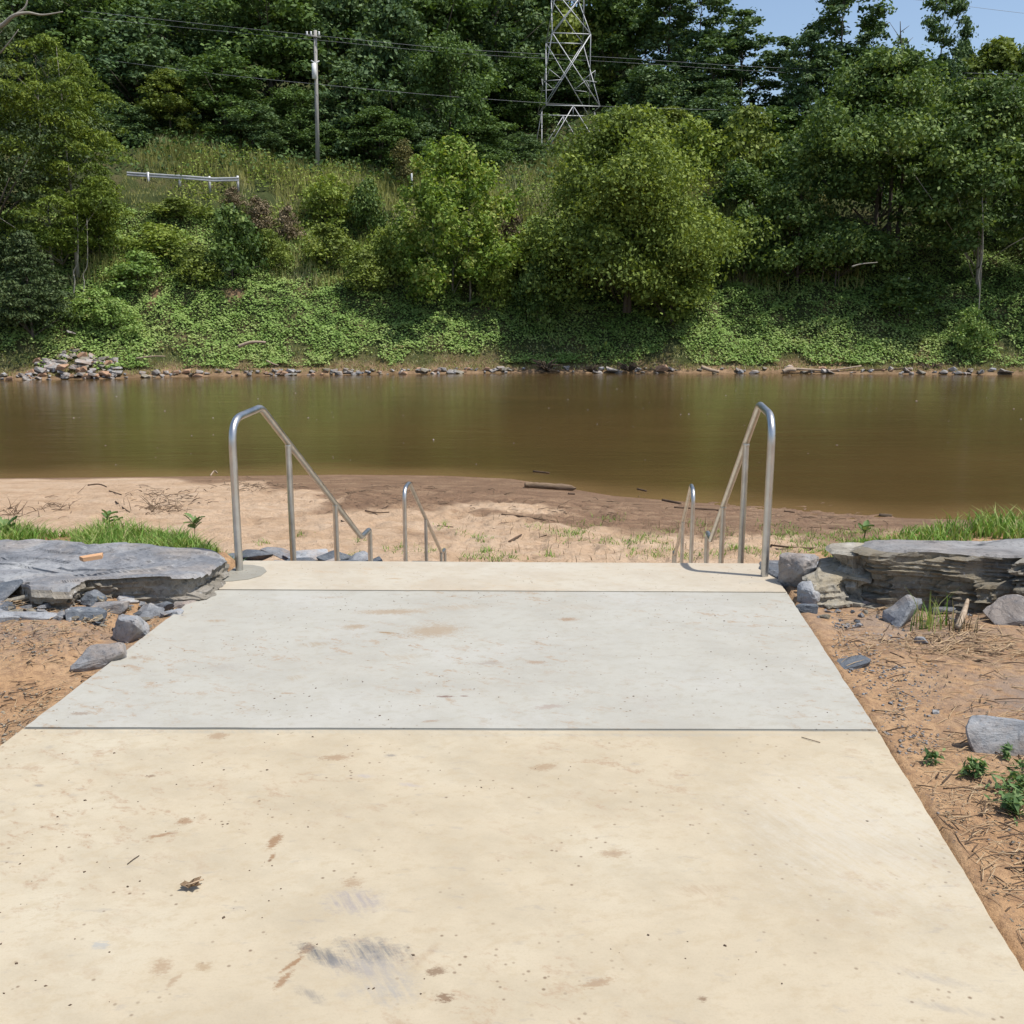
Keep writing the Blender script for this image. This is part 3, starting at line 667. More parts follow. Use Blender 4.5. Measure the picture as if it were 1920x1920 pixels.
# left of the slab
rl = [(258, 1195, (.17, .16, .13), M_slate, 'speckled grey stone leaning on the left slab edge', .8, 51),
      (192, 1240, (.26, .14, .10), M_slate, 'long low grey stone nearest to the rust stain on the left slab edge', .25, 52),
      (205, 1136, (.17, .10, .10), M_slate, 'blue-grey block in the middle of the rubble before the flat boulder', .1, 53),
      (283, 1133, (.10, .09, .12), M_slate, 'upright grey stone in rubble nearest the slab', .6, 54),
      (307, 1120, (.12, .10, .11), M_slate_dark, 'dark stone against the face of the flat boulder near the slab', .3, 55),
      (82, 1128, (.44, .16, .12), M_slate_brown, 'long brown-grey stone lying under the lip of the flat boulder', .1, 56),
      (42, 1160, (.33, .12, .07), M_slate, 'flat blue-grey slate lying lowest in the left rubble', .15, 57),
      (110, 1160, (.08, .08, .06), M_slate, 'small grey stone right of the lowest flat slate', .5, 58),
      (158, 1158, (.17, .12, .10), M_slate_dark, 'dark broken stone left of the blue-grey block', .7, 59),
      (180, 1132, (.10, .08, .12), M_slate_dark, 'dark upright chip behind the blue-grey block', .2, 60),
      (5, 1125, (.22, .18, .12), M_slate_dark, 'dark slab stone cut by the left picture edge, uppermost', -.3, 61),
      (-5, 1165, (.20, .2, .08), M_slate, 'grey slab stone cut by the left picture edge, lowermost', .2, 62),
      (185, 1178, (.07, .05, .03), M_slate, 'tiny flat grey chip alone on the left dirt', .0, 65),
      (240, 1120, (.10, .07, .07), M_slate, 'small grey stone among straw before the boulder face', .9, 66),
      (350, 1115, (.12, .07, .07), M_riprap, 'pale small stone at the right end of the boulder face', .4, 67),
      (328, 1135, (.08, .06, .06), M_slate, 'small stone halfway between the boulder face and the slab edge', .2, 68),
      (128, 1345, (.02, .02, .02), M_slate_dark, 'tiny dark clod on the dirt at lower left', .2, 69)]
for px, py, dm, mt, lb, rz, sd_ in rl:
    if py < 1170: py += 22; dm = (dm[0]*1.35, dm[1]*1.3, dm[2]*.85)
    if px in (192, 258): dm = (dm[0]*1.1, dm[1]*1.2, dm[2]*1.35)
    z0 = -.09 if py > 1100 else -.06
    rock_at(px, py, z0, dm, mt, sd_, lb, rz, (random.uniform(-.15, .25), random.uniform(-.2, .2)), group='rubble beside the left slab edge')
# small rubble chips: shared meshes
chips = [rock_mesh('chip', 80+i, (1, .8, .5), [M_slate, M_slate_dark, M_slate_brown][i % 3], 10, sub=0) for i in range(9)]
acc_n = 0
def chip_at(x, y, z, s, label, group, parent=None, cat='stone', name='stone', meshes=None):
    o = link(name, random.choice(meshes or chips), loc=(x, y, z), rot=(random.uniform(-.3, .3), random.uniform(-.3, .3), random.uniform(0, 6.3)), scale=(s*random.uniform(.7, 1.3), s*random.uniform(.7, 1.2), s*random.uniform(.6, 1.2)))
    tag(o, label, cat, group); return o
for i in range(110):
    px = random.uniform(0, 345); py = random.uniform(1128, 1192)-max(0, px-200)*.12
    p = G(px, py, -.03); chip_at(p.x, p.y, float(near_s(p.x, p.y))-.005, random.uniform(.035, .10), f"slate chip in the left rubble, {'at the picture edge' if px < 60 else 'below the long brown stone' if px < 130 else 'around the blue-grey block' if px < 220 else 'under the boulder face' if px < 290 else 'next to the slab edge'}, {'upper side' if py < 1155 else 'lower side'}", 'slate chips in the left rubble')
for i in range(55):
    px = random.choice([random.uniform(1530, 1620), random.uniform(1600, 1900)]); py = random.uniform(1112, 1165) if px < 1620 else random.uniform(1110, 1150)+max(0, px-1750)*.1
    p = G(px, py, 0); chip_at(p.x, p.y, float(near_s(p.x, p.y))-.005, random.uniform(.02, .06), f"slate chip in the dirt {'by the stones stacked at the slab edge' if px < 1620 else 'left of the pointed rock' if px < 1700 else 'right of the pointed rock' if px < 1800 else 'by the triangular rock'}", 'slate chips before the right boulder')
# stacked slate beside the lower flight (left)
flats = [(430, 1038, .5, M_slate_dark), (470, 1030, .55, M_slate_dark), (520, 1027, .5, M_slate), (575, 1029, .6, M_slate), (625, 1032, .5, M_slate_dark), (668, 1037, .45, M_slate),
         (500, 1042, .5, M_rust), (455, 1050, .5, M_slate_dark), (560, 1044, .5, M_slate_dark), (610, 1046, .45, M_slate), (655, 1048, .5, M_slate_dark), (700, 1046, .32, M_slate_dark), (530, 1053, .5, M_slate), (590, 1056, .5, M_slate_dark), (690, 1057, .45, M_slate_dark), (640, 1060, .5, M_slate), (480, 1060, .5, M_slate_dark)]
fl = ['dark slate at the left end of the stacked pile beyond the slab', 'dark slate second from left along the pile top', 'grey slate on the pile top between the rail posts', 'light grey slate capping the middle of the pile',
      'dark slate on the pile top right of the middle', 'grey slate on the pile top near the last rail post', 'rust-brown slate in the pile behind the second rail post', 'dark low slate at the left of the pile',
      'dark slate under the light grey cap', 'grey slate low in the middle of the pile', 'dark slate below the right of the pile', 'dark block ending the slate pile at the right', 'grey slate at the pile foot, centre left',
      'dark slate at the pile foot, centre', 'dark slate at the pile foot, right', 'grey slate at the pile foot, centre right', 'dark slate at the pile foot, left']
for i, ((px, py, wd, mt), lb) in enumerate(zip(flats, fl)):
    p = D(px, py, 11.3-(py-1030)*.018)
    me = rock_mesh('slate_stone', 120+i, (wd, .42, .17), mt, 12, sub=2)
    o = link('slate_stone', me, loc=(p.x, p.y, p.z-.17), rot=(random.uniform(-.15, .15), random.uniform(-.12, .12), random.uniform(-.4, .4))); tag(o, lb, 'rock', 'slates stacked beside the lower steps')
for i in range(26):
    px = random.uniform(420, 712); p = D(px, random.uniform(1055, 1085), 11.2)
    me = flat_m = chips[i % 9]; s = random.uniform(.3, .5)
    tag(link('slate_stone', me, loc=(p.x, p.y+random.uniform(-.3, .5), p.z-.2), rot=(0, 0, random.uniform(0, 6)), scale=(s, s, s*.8)), 'slate stone low in the stack beside the lower steps', 'rock', 'slates filling the stack beside the lower steps')

# ------------------------------------------------------------------ far bank stones
ZONES = [(60, 'at the left picture edge'), (230, 'at the foot of the rock pile'), (330, 'right of the rock pile'), (430, 'below the bare earth scar'), (540, 'below the forked branch'), (640, 'left of the bright sapling'), (760, 'below the upper left rail'),
         (860, 'below the bright sapling'), (960, 'just left of the drift roots'), (1060, 'by the biggest root tangle'), (1160, 'below the rounded tree'), (1260, 'by the orange-tan stone'), (1400, 'by the short pale log'), (1640, 'by the long curved branch'), (1780, 'by the twiggy root mass'), (9999, 'near the right picture edge')]
KIND = ['pale grey', 'buff', 'brownish grey', 'light', 'rust-brown', 'blue-grey']
def zone(px): return next(b for a, b in ZONES if px < a)
rip = [rock_mesh('bank_stone', 200+i, (1, .8, .55), [M_riprap, M_riprap, M_slate_brown, M_riprap, M_rust, M_slate][i % 6], 11, sub=0) for i in range(12)]
def far_stone(px, py, s, label, group, lift=0, asp=1, m=None):
    # place on the bank where the ray meets it
    d = ray(px, py); Yl, Yh = 60, 80
    Y = 60.0
    while Y < 85:
        q = D(px, py, Y)
        if q.z <= float(far_s(q.x, q.y))+lift: break
        Y += .1
    o = link('bank_stone', m or random.choice(rip), loc=(q.x, q.y, q.z-.12*s), rot=(random.uniform(-.25, .25), random.uniform(-.25, .25), random.uniform(-.5, .5)), scale=(s*asp*random.uniform(.8, 1.3), s*random.uniform(.7, 1.1), s*random.uniform(.7, 1.2)))
    if '{}' in label:
        k_ = rip.index(o.data) % 6; label = label.format(KIND[k_], zone(px) if 'water line' in label else ('upper left' if px < 130 and py < 685 else 'upper right' if py < 685 else 'lower left' if px < 130 else 'lower right'))
    tag(o, label, 'stone', group); return o
for i in range(95):
    u = random.random(); px = 60+u*160+random.uniform(-8, 8); top = 660+abs(px-140)*.22; py = random.uniform(top, 706)
    far_stone(px, py, random.uniform(.35, .8), 'angular {} stone in the {} part of the far rock pile', 'stones of the far rock pile', lift=.15)
far_stone(155, 682, 1.15, 'longest slanting grey slab in the middle of the far rock pile', 'stones of the far rock pile', .45, 1.2, rip[0])
far_stone(117, 692, .85, 'reddish brown stone near the middle of the far rock pile', 'stones of the far rock pile', .4, 1.2, rip[4])
far_stone(134, 625, .6, 'whitish stone alone in the vines above the far rock pile', None, .5, 1, rip[0])
for i in range(235):
    px = random.uniform(0, 980) if random.random() < .72 else random.uniform(980, 1900)
    py = np.interp(px, [0, 200, 350, 960, 1500, 1920], [713, 710, 706, 699, 700, 703])-random.uniform(-1, 9)
    far_stone(px, py, random.choice([.25, .3, .4, .5, .65]), 'small {} stone at the far water line {}', 'stones along the far water line', lift=.06)
for px, py, s, lb in [(1150, 697, 1.0, 'broad pale slab stone at the far water line right of the roots'), (1120, 698, .8, 'grey flat stone left of the broad pale slab at the far water line'), (1240, 694, .9, 'pointed orange-tan stone at the far water line'), (1888, 698, .8, 'dark stone pair at the far water line near the right edge'), (940, 690, .5, 'white small stone on the mud left of the drift roots')]:
    far_stone(px, py, s, lb, None, .15, 1.2, rip[4] if '1240' in str(px) else rip[0])

# ------------------------------------------------------------------ foliage
def leaves(P, N, size, rr, asp=.62, fold=.25):
    """rhombus leaves, centre P, normal N, returns V,F"""
    n = len(P); N = N/(np.linalg.norm(N, axis=1)[:, None]+1e-9)
    R = rr.normal(size=(n, 3)); T = np.cross(N, R); T /= np.linalg.norm(T, axis=1)[:, None]+1e-9; B = np.cross(N, T)
    s = (size*rr.uniform(.5, 1.5, n))[:, None]
    a = P-T*s*.5; c = P+T*s*.5; b = P+B*s*asp*.5+N*s*fold*.5; d = P-B*s*asp*.5+N*s*fold*.5*0
    V = np.stack([a, b, c, d], 1).reshape(-1, 3)
    F = np.arange(n*4).reshape(n, 4)
    F3 = np.concatenate([F[:, [0, 1, 2]], F[:, [0, 2, 3]]]) 
    return V, F3
def crown_from_clumps(C, R, n, size, rr, up=.3, shell=.45, flat=.85, asp=.62, droop=0, ctint=None):
    C = np.array(C); R = np.array(R); w = R**2; w = w/w.sum(); k = rr.choice(len(C), n, p=w)
    d = rr.normal(size=(n, 3)); d /= np.linalg.norm(d, axis=1)[:, None]
    low = d[:, 2] < -.2; d[low, 2] *= rr.uniform(-.6, 1, low.sum())
    r = R[k]*(shell+(1.08-shell)*rr.random(n)**.6)*(1+.13*rr.normal(size=n))
    loose = rr.random(n) < .16; r[loose] *= rr.uniform(1.0, 1.7, loose.sum())
    P = C[k]+d*r[:, None]*np.array([1, 1, flat])
    P[:, 2] -= droop*(r/R[k])**2*R[k]*.5
    N = d*.5+np.array([0, 0, up])+rr.normal(size=(n, 3))*.5
    V, F = leaves(P, N, size, rr, asp)
    ct = (ctint if ctint is not None else rr.random(len(C)))[k]
    ti = np.clip(.45*ct+.55*rr.random(n), 0, 1)
    return V, F, np.concatenate([ti, ti])
def profile(kind, h):
    if kind == 'round': return math.sqrt(max(0, 1-(2*h-.9)**2/1.25))
    if kind == 'dome': return math.sqrt(max(0, 1-(h*1.0)**2.2))*(.86+.14*min(1, h*6))
    if kind == 'cone': return (1-h)**.75*(.75+.25*min(1, h*5))
    if kind == 'oval': return math.sqrt(max(0, 1-(2*h-1)**2))*.95+.05
    if kind == 'column': return min(1, (1-h)*3.5)**.6*min(1, .7+h*2)
    return 1
def make_tree(H, W, kind, base, nl, leaf, mat, bark, seed, nclump=60, csize=.17, flat=.85, asp=.62, droop=0, up=.3, trunk_r=None, depth=1.0, lean=(0, 0), stems=1, shell=.45, dens=1.0):
    """returns (trunk mesh, crown mesh); origin at the tree's foot"""
    rr = np.random.default_rng(seed); C = []; R = []; nclump = int(nclump*1.5*dens); csize *= .84
    hb = H*base; hc = H-hb
    for i in range(nclump):
        h = rr.random()**.85; pr = profile(kind, h)
        a = rr.uniform(0, 2*math.pi); q = rr.random()**.42
        cr = W*csize*rr.uniform(.45, 1.45)*(.55+.45*pr)
        rad = max(0, W*.5*pr-cr*.7)*q*(1+.16*rr.normal())*(1+.22*math.sin(a*3+seed)*math.cos(h*9+seed))
        z = hb+cr*.6+h*(hc-cr*1.0)
        C.append((math.cos(a)*rad+lean[0]*z, math.sin(a)*rad*depth+lean[1]*z, z)); R.append(cr)
    V, F, ti = crown_from_clumps(C, R, nl, leaf, rr, up, shell, flat, asp, droop)
    keep = V.reshape(-1, 4, 3)
    crown = mk_mesh('crown', V, F, mat, False, {'tint': ('FACE', ti)})
    acc = Acc(); tr = trunk_r or H*.014
    for s in range(stems):
        ox, oy = (0, 0) if stems == 1 else (rr.normal()*W*.06, rr.normal()*W*.04)
        pts = [(ox+lean[0]*z+fbm(np.array([z]), np.array([s*5.]), H*.3, 2, seed)[0]*H*.02*(z > 0), oy+lean[1]*z, z) for z in np.linspace(-.4, H*.93, 9)]
        acc.add(*tube_arrays(pts, [tr*(1.25 if j == 0 else 1-.92*j/8) for j in range(9)], 8))
    order = rr.permutation(len(C))[:min(26, len(C))]
    for i in order:
        c = np.array(C[i]); z0 = max(hb*.5, c[2]-abs(c[0]-lean[0]*c[2])*.8-H*.06-R[i]*.4); z0 = min(z0, H*.85)
        st_ = np.array([lean[0]*z0, lean[1]*z0, z0]); m1 = st_*.5+c*.5+np.array([0, 0, H*.012])
        t0 = tr*(1-.85*z0/H)*.5
        acc.add(*tube_arrays([st_, m1, c], [t0, t0*.6, t0*.2], 5))
    return acc.mesh('trunk', bark, True), crown
def plant(name, loc, meshes, label, cat='tree', group=None, rz=0, sc_=1, parts=('trunk', 'crown'), sz=None):
    e = empty(name, loc, rz); tag(e, label, cat, group)
    for nm, me in zip(parts, meshes):
        o = link(nm, me, e); o.scale = (sc_, sc_, sz or sc_)
    return e
def foot(px, Y, dz=0):
    q = D(px, 400, Y); return Vector((q.x, Y, float(far_s(q.x, Y))+dz))
def height_to(px, py, Y):  # tree height so that its top is seen at py
    return D(px, py, Y).z-foot(px, Y).z
def wid(pxw, Y): return pxw/1920*Y*1.0

def hero(px, topy, pxw, Y, label, mat, kind='round', base=.05, nl=14000, leaf=.26, bark=M_bark, name='broadleaf_tree', rz=0, cat='tree', **kw):
    H = height_to(px, topy, Y); W = wid(pxw, Y)
    ms = make_tree(H, W, kind, base, nl, leaf, mat, bark, abs(int(px*7+topy))+1, **kw)
    return plant(name, foot(px, Y), ms, label, cat)
# --- trees that stand on the bank
hero(1172, 198, 445, 76, 'huge rounded olive-yellow tree in the middle of the far bank', L_olive, 'dome', -.03, 74000, .25, nclump=190, csize=.135, dens=.42, shell=.5, stems=3, trunk_r=.16, droop=.5)
hero(1265, 450, 170, 73.5, 'small olive tree spilling low in front of the big rounded tree', L_olive, 'oval', .0, 10000, .25, nclump=45, csize=.16, droop=.5, cat='tree')
hero(848, 265, 250, 76, 'bright green sycamore sapling with pointed top left of the big rounded tree', L_syca, 'dome', -.03, 30000, .27, nclump=110, csize=.085, up=.3, shell=.2, flat=1.5, dens=1.6, stems=3, trunk_r=.07, bark=M_palebark)
hero(1650, 100, 400, 80, 'broad dark leafy tree with lit crown right of the gap', L_right, 'dome', .2, 46000, .28, nclump=110, csize=.11, shell=.5, dens=.75, stems=3, trunk_r=.2)
hero(1835, 150, 330, 75, 'large sycamore with glinting leaves leaning over the right edge bank', L_right, 'dome', .16, 34000, .28, nclump=100, csize=.115, dens=.8, shell=.3, stems=2, bark=M_palebark, trunk_r=.12, name='sycamore_tree')
hero(1490, 330, 190, 78, 'dark low tree filling the gap right of the rounded tree', L_right, 'dome', .05, 12000, .27, nclump=60, csize=.14, stems=2)
hero(1575, 420, 240, 77, 'shaded spreading tree below the broad dark crown', L_right, 'dome', .18, 9000, .27, nclump=50, csize=.15, stems=3)
hero(1990, 60, 320, 82, 'dark tree cut off by the right picture edge', L_right, 'dome', .05, 14000, .3, nclump=80, csize=.13)
hero(110, 55, 270, 72, 'tall feathery yellow-green tree at the left of the far bank', L_locust, 'column', .06, 46000, .22, nclump=150, csize=.12, flat=.38, droop=.9, asp=.4, shell=.15, stems=2, bark=M_palebark, trunk_r=.12, name='locust_tree')
hero(-30, -20, 330, 70, 'dark tree at the left picture edge with a bare pale branch', L_spruce, 'column', .05, 20000, .24, nclump=100, csize=.14, flat=.45, asp=.45)
hero(40, 425, 230, 66.5, 'dark layered young tree at the lower left of the far bank', L_spruce, 'cone', .03, 14000, .2, nclump=110, csize=.12, flat=.3, droop=.6, asp=.45, shell=.1, name='young_tree')
hero(2190, 60, 380, 73, 'added unseen tree beyond the right picture edge, shading the right bank', L_right, 'dome', .05, 14000, .32, nclump=80, csize=.13)  # extra tree out of view, added to darken the ground under the right trees
hero(182, 330, 150, 74, 'leafy yellow-green tree hugging the right side of the tall feathery tree', L_locust, 'dome', .0, 8000, .22, nclump=50, csize=.16, flat=.5, asp=.45)
# --- bushes of the bank
bush_v = [make_tree(3.2, 4.2, 'dome', -.05, 3400, .2, m, M_bark, 900+i, nclump=26, csize=.19, droop=.3, shell=.3) for i, m in enumerate([L_brush, L_right, L_kudzu, L_brown, L_warm])]
def bush(px, topy, pxw, Y, v, label, cat='bush', rz=None):
    H = max(.9, height_to(px, topy, Y)); s = wid(pxw, Y)/4.2
    plant('bush', foot(px, Y), bush_v[v], label, cat, 'bushes of the far bank', rz if rz is not None else random.uniform(0, 6), s, sz=H/3.2)
B_ = [(430, 385, 135, 74, 1, 'dark round bush in the middle of the left bank'), (620, 322, 120, 82, 0, 'bright green bush below the wooden pole'), (690, 335, 90, 82, 1, 'darker bush right of the one below the pole'),
      (290, 415, 150, 75, 0, 'yellow-green brush left of the dark round bush'), (250, 470, 130, 72, 2, 'vine-covered bush under the left trees'),
      (500, 430, 90, 76, 4, 'yellowish bush just right of the dark round bush'), (330, 372, 130, 79, 4, 'olive brush below the guardrail'), (440, 350, 50, 82, 3, 'brown dry bush right of the guardrail end'),
      (540, 385, 60, 79, 3, 'dead brown shrub standing in the upper bank'), (480, 370, 80, 80, 3, 'greyish brown dry brush above the dark round bush'), (610, 420, 130, 77, 4, 'olive bush on the middle bank below the bright one'),
      (720, 420, 110, 77, 0, 'brush left of the bright sycamore sapling'), (680, 470, 110, 75, 4, 'low olive brush left under the sapling'), (965, 400, 80, 79, 3, 'brown dry brush between the sapling and the rounded tree'),
      (930, 470, 80, 75, 0, 'low bush under the right side of the sapling'),
      (170, 540, 120, 69, 2, 'dark vine bush beside the pale left trunks'), (1010, 480, 100, 74, 1, 'shaded bush under the left of the rounded tree'), (1400, 380, 120, 78, 1, 'dark bush between rounded tree and right trees'),
      (1840, 575, 90, 70.5, 2, 'vine-covered mound under the right sycamore'), (200, 560, 100, 68, 2, 'vine bush above the far rock pile'),
      (1700, 520, 150, 73.5, 1, 'dark undergrowth below the broad dark tree'), (1400, 200, 150, 90, 4, 'olive tree-like bush right of the tower foot'), (1290, 215, 170, 90, 0, 'leafy bush behind the rounded tree top'), (1380, 300, 140, 86, 1, 'dark bush in the hollow right of the rounded tree'),
      (1490, 260, 160, 88, 1, 'dark bush behind the low gap tree'), (360, 460, 110, 73.5, 4, 'olive bush left below the dark round bush'),]
for b in B_: bush(*b)
# --- forest behind: shared variants
fv = []
for i, (m, kd) in enumerate([(L_forest, 'round'), (L_cool, 'dome'), (L_forest, 'column'), (L_warm, 'dome'), (L_cool, 'column'), (L_cool, 'round')]):
    fv.append(make_tree(14, 10, kd, -.02 if i != 5 else .2, 15000, .36, m, M_bark, 500+i, nclump=85, csize=.125, shell=.4, droop=.3, flat=.85, up=.3))
thin = [make_tree(22, 8, 'oval', .22, 11000, .36, L_cool, M_bark, 520+i, nclump=62, csize=.12, shell=.2, trunk_r=.2) for i in range(2)]
FT = [ # px, topy, width px, Y, variant, label
 (275, 15, 200, 96, 1, 'tall grey-green forest tree behind the guardrail, left of the pole'), (330, 130, 120, 93, 3, 'small yellowish tree at the forest edge above the guardrail'), (430, 95, 170, 95, 0, 'green rounded forest tree left of the wooden pole'),
 (365, -40, 210, 104, 4, 'high forest tree above the rounded one left of the pole'), (520, -60, 220, 102, 0, 'dark tall forest tree directly left of the pole top'), (560, 160, 110, 96, 2, 'dark narrow forest tree left of the pole shaft'),
 (655, 115, 160, 96, 1, 'green forest edge tree right of the pole shaft'), (640, -50, 200, 106, 5, 'very tall forest tree behind the pole'), (745, -20, 190, 100, 1, 'tall lit forest tree midway between pole and tower'),
 (845, 60, 150, 95, 2, 'columnar vine-hung tree left of the tower'), (820, -90, 220, 108, 0, 'dark towering forest tree left of the tower top'), (970, 100, 130, 112, 2, 'dark green tree directly left of the tower legs'),
 (930, -60, 190, 115, 4, 'tall dark tree just behind the left of the tower'), (1060, 110, 140, 116, 1, 'tree seen through the tower lattice'), (715, 200, 130, 93, 2, 'low dark tree at the forest edge by the cedar'),
 (900, 210, 120, 94, 0, 'low dark forest edge tree above the sapling'), (200, -40, 200, 100, 0, 'tall forest tree behind the feathery left tree'), (60, -80, 230, 100, 4, 'tall forest tree behind the left picture edge'),
 (-90, -60, 230, 98, 1, 'forest tree at the far left edge'), (140, 120, 150, 92, 3, 'yellowish forest edge tree behind the left trunks'), (1150, -60, 170, 120, 0, 'dark tall tree right behind the tower'),
 (1230, 120, 150, 104, 5, 'green tree right of the tower legs'), (480, 190, 110, 93, 4, 'low dark tree where the forest meets the grass left of the pole'), (610, 230, 100, 94, 2, 'low shaded tree at the pole foot'),
 (800, 230, 100, 93, 1, 'grey-green low tree behind the cedar'), (975, 250, 80, 100, 4, 'shaded tree at the tower foot'), (240, 190, 110, 91, 4, 'shaded low tree left of the guardrail')]
def forest(px, topy, pxw, Y, me, label, group='forest trees behind the far bank', H0=14, W0=10):
    H = max(3, height_to(px, topy, Y)); s = wid(pxw, Y)/W0
    plant('forest_tree', foot(px, Y), me, label, 'tree', group, random.uniform(0, 6.28), s*1.12, sz=H/H0)
for px, ty, pw, Y, v, lb in FT: forest(px, ty, pw, Y, fv[v], lb)
TT = [(1300, -40, 130, 112, 'thin tall tree against the sky nearest the tower'), (1380, 20, 150, 108, 'tall see-through tree second right of the tower'), (1560, -60, 170, 100, 'tall dark tree standing out against the sky at upper right'),
      (1245, -60, 130, 116, 'tall sky-lit tree behind the tower right side'), (1740, -30, 100, 100, 'narrow tall tree rising alone above the right crowns'), (1330, 70, 130, 104, 'shorter see-through tree right of the tower'), (1460, 95, 110, 108, 'small see-through tree in the dip of the skyline'), (1620, 40, 110, 106, 'slender tree at the right flank of the tall dark tree'), (1500, 60, 90, 98, 'lighter slender tree at the left flank of the tall dark tree')]
for i, (px, ty, pw, Y, lb) in enumerate(TT): forest(px, ty, pw, Y, thin[i % 2], lb, 'tall trees against the sky', 22, 8)
RT = [(1850, 70, 190, 110, 3, 'pale yellow-green tree on the right skyline'), (1780, 75, 120, 114, 1, 'grey-green tree on the skyline by the narrow tall tree'), (1940, 60, 180, 108, 0, 'tree on the skyline at the right edge'), (1680, 90, 120, 112, 1, 'grey rounded tree on the skyline right of the tall dark tree'),
      (1440, 200, 170, 98, 0, 'mid-height tree below the skyline dip'), (1560, 170, 180, 100, 4, 'dark tree below the tall dark one'), (1330, 170, 160, 100, 1, 'mid-height leafy tree right of the tower foot'), (1250, 200, 120, 99, 3, 'yellowish tree between tower foot and rounded tree'),
      (1700, 200, 200, 98, 0, 'tree filling behind the broad dark crown'), (1870, 190, 180, 96, 4, 'tree filling behind the right sycamore')]
for px, ty, pw, Y, v, lb in RT: forest(px, ty, pw, Y, fv[v], lb, 'trees of the right skyline')
# second row far behind, closes the wood on the left and centre
for i in range(20):
    px = -200+i*70+random.uniform(-15, 15)
    if px > 1180: break
    forest(px, random.uniform(-230, -150), 190, random.uniform(122, 135), fv[i % 5], f"tree deep in the dark forest, {'beyond the left edge' if px < 0 else 'behind the feathery tree' if px < 220 else 'above the guardrail' if px < 450 else 'behind the wooden pole' if px < 700 else 'between pole and tower' if px < 950 else 'behind the tower'}", 'trees deep in the forest')
for i in range(10):
    px = 1200+i*80
    forest(px, random.uniform(215, 260), 170, random.uniform(112, 120), fv[(i*2) % 5], 'low far tree ' + ['behind the tower foot', 'right of the tower foot', 'under the nearest thin tall tree', 'under the see-through tree', 'in the skyline dip', 'under the tall dark tree', 'behind the broad dark crown', 'under the narrow tall tree', 'behind the right sycamore', 'at the right picture edge'][i], 'low trees behind the right bank')
# cedar
Hc = height_to(760, 262, 88)
plant('cedar_tree', foot(760, 88), make_tree(Hc, wid(42, 88), 'column', -.02, 2600, .16, L_cedar, M_bark, 77, nclump=40, csize=.3, shell=.5), 'small columnar rust-green cedar above the sapling')
# bare branch upper left, orange patch tree
def curve(pts, n=5):
    out = []
    P = [pts[0]]+list(pts)+[pts[-1]]
    for i in range(1, len(P)-2):
        for j in range(n):
            t_ = j/n; a, b, c, d = [Vector(q) for q in P[i-1:i+3]]
            out.append(.5*((2*b)+(c-a)*t_+(2*a-5*b+4*c-d)*t_*t_+(3*b-a-3*c+d)*t_**3))
    out.append(Vector(pts[-1])); return out
acc = Acc()
acc.add(*tube_arrays(curve([D(-60, 75, 67), D(0, 50, 66.5), D(25, 30, 66), D(52, 24, 66), D(80, 28, 66), D(118, 22, 66)]), np.linspace(.16, .03, 26), 6))
acc.add(*tube_arrays(curve([D(25, 30, 66), D(48, 12, 66), D(52, -20, 66)]), np.linspace(.08, .03, 11), 6))
acc.add(*tube_arrays(curve([D(0, 100, 66.5), D(18, 78, 66), D(35, 55, 66)]), np.linspace(.06, .02, 11), 5))
tag(link('bare_branch', acc.mesh('bare_branch', M_palebark, True)), 'bare pale dead branch reaching in at the upper left corner', 'branch')
acc = Acc()
acc.add(*tube_arrays(curve([D(1700, 128, 98), D(1690, 80, 98), D(1688, 40, 98)]), np.linspace(.10, .03, 11), 5))
for a, b in [((1690, 75), (1668, 42)), ((1689, 60), (1705, 48)), ((1690, 90), (1712, 70)), ((1668, 42), (1655, 48))]:
    acc.add(*tube_arrays([D(*a, 98), D(*b, 98)], [.04, .015], 4))
tag(link('dead_snag', acc.mesh('dead_snag', M_bark, True)), 'bare thin dead treetop against the sky beside the narrow tall tree', 'dead tree')
for px, y0, y1, Y, rad, lb in [(1838, 600, 430, 70.5, .042, 'pale slim trunk rising from the vine mound at right'), (141, 560, 460, 70, .06, 'pale trunk left of the pair under the feathery tree'), (159, 560, 470, 70, .04, 'pale thin trunk right of the pair under the feathery tree')]:
    tag(tube('slim_trunk', curve([D(px-6, y0+20, Y), D(px-1, y0*.7+y1*.3, Y), D(px-3, (y0+y1)/2, Y), D(px+5, y0*.25+y1*.75, Y), D(px+4, y1-60, Y)]), np.linspace(rad, rad*.5, 11), M_palebark, 7), lb, 'tree trunk')
tag(tube('fallen_branch', curve([D(1597, 500, 71), D(1615, 495, 71), D(1645, 492, 71)]), np.linspace(.06, .03, 11), M_palebark, 6), 'pale fallen branch in the shade under the broad dark tree', 'branch')

# --- ground vines
rr = np.random.default_rng(5)
n = 300000
px = rr.uniform(-46, 46, n); s = rr.uniform(.9, 1, n)
s = 1.0+rr.random(n)**1.25*14.5
sy = shore_far(px)+s
vine_dens = sstep(.25, .55, vnoise(px/1.6, sy/1.0, 44)*.6+sstep(1.0, 4.5, s)*.5)*(.55+.45*sstep(.3, .5, vnoise(px/1.1, sy/.8, 144)))
for sx_, sy_, sw, sh_ in ((-24.5, 71.5, .3, .9), (-19.3, 73.0, .6, .22), (-3.2, 69.3, .5, .2)): vine_dens = vine_dens*sstep(.6, 1.2, ((px-sx_)/sw)**2+((sy-sy_)/sh_)**2)
keep = rr.random(n) < vine_dens; px = px[keep]; sy = sy[keep]; s = s[keep]; n = len(px)
hh = far_h(px, sy)+np.abs(rr.normal(0, .10, n))+.16*np.clip(fbm(px, sy, .8, 2, 71)+.5, 0, 1)*2
P = np.stack([px, sy, hh], 1); N = rr.normal(size=(n, 3))*.33+np.array([.1, -.35, .9])
V, F = leaves(P, N, .14, rr, .85)
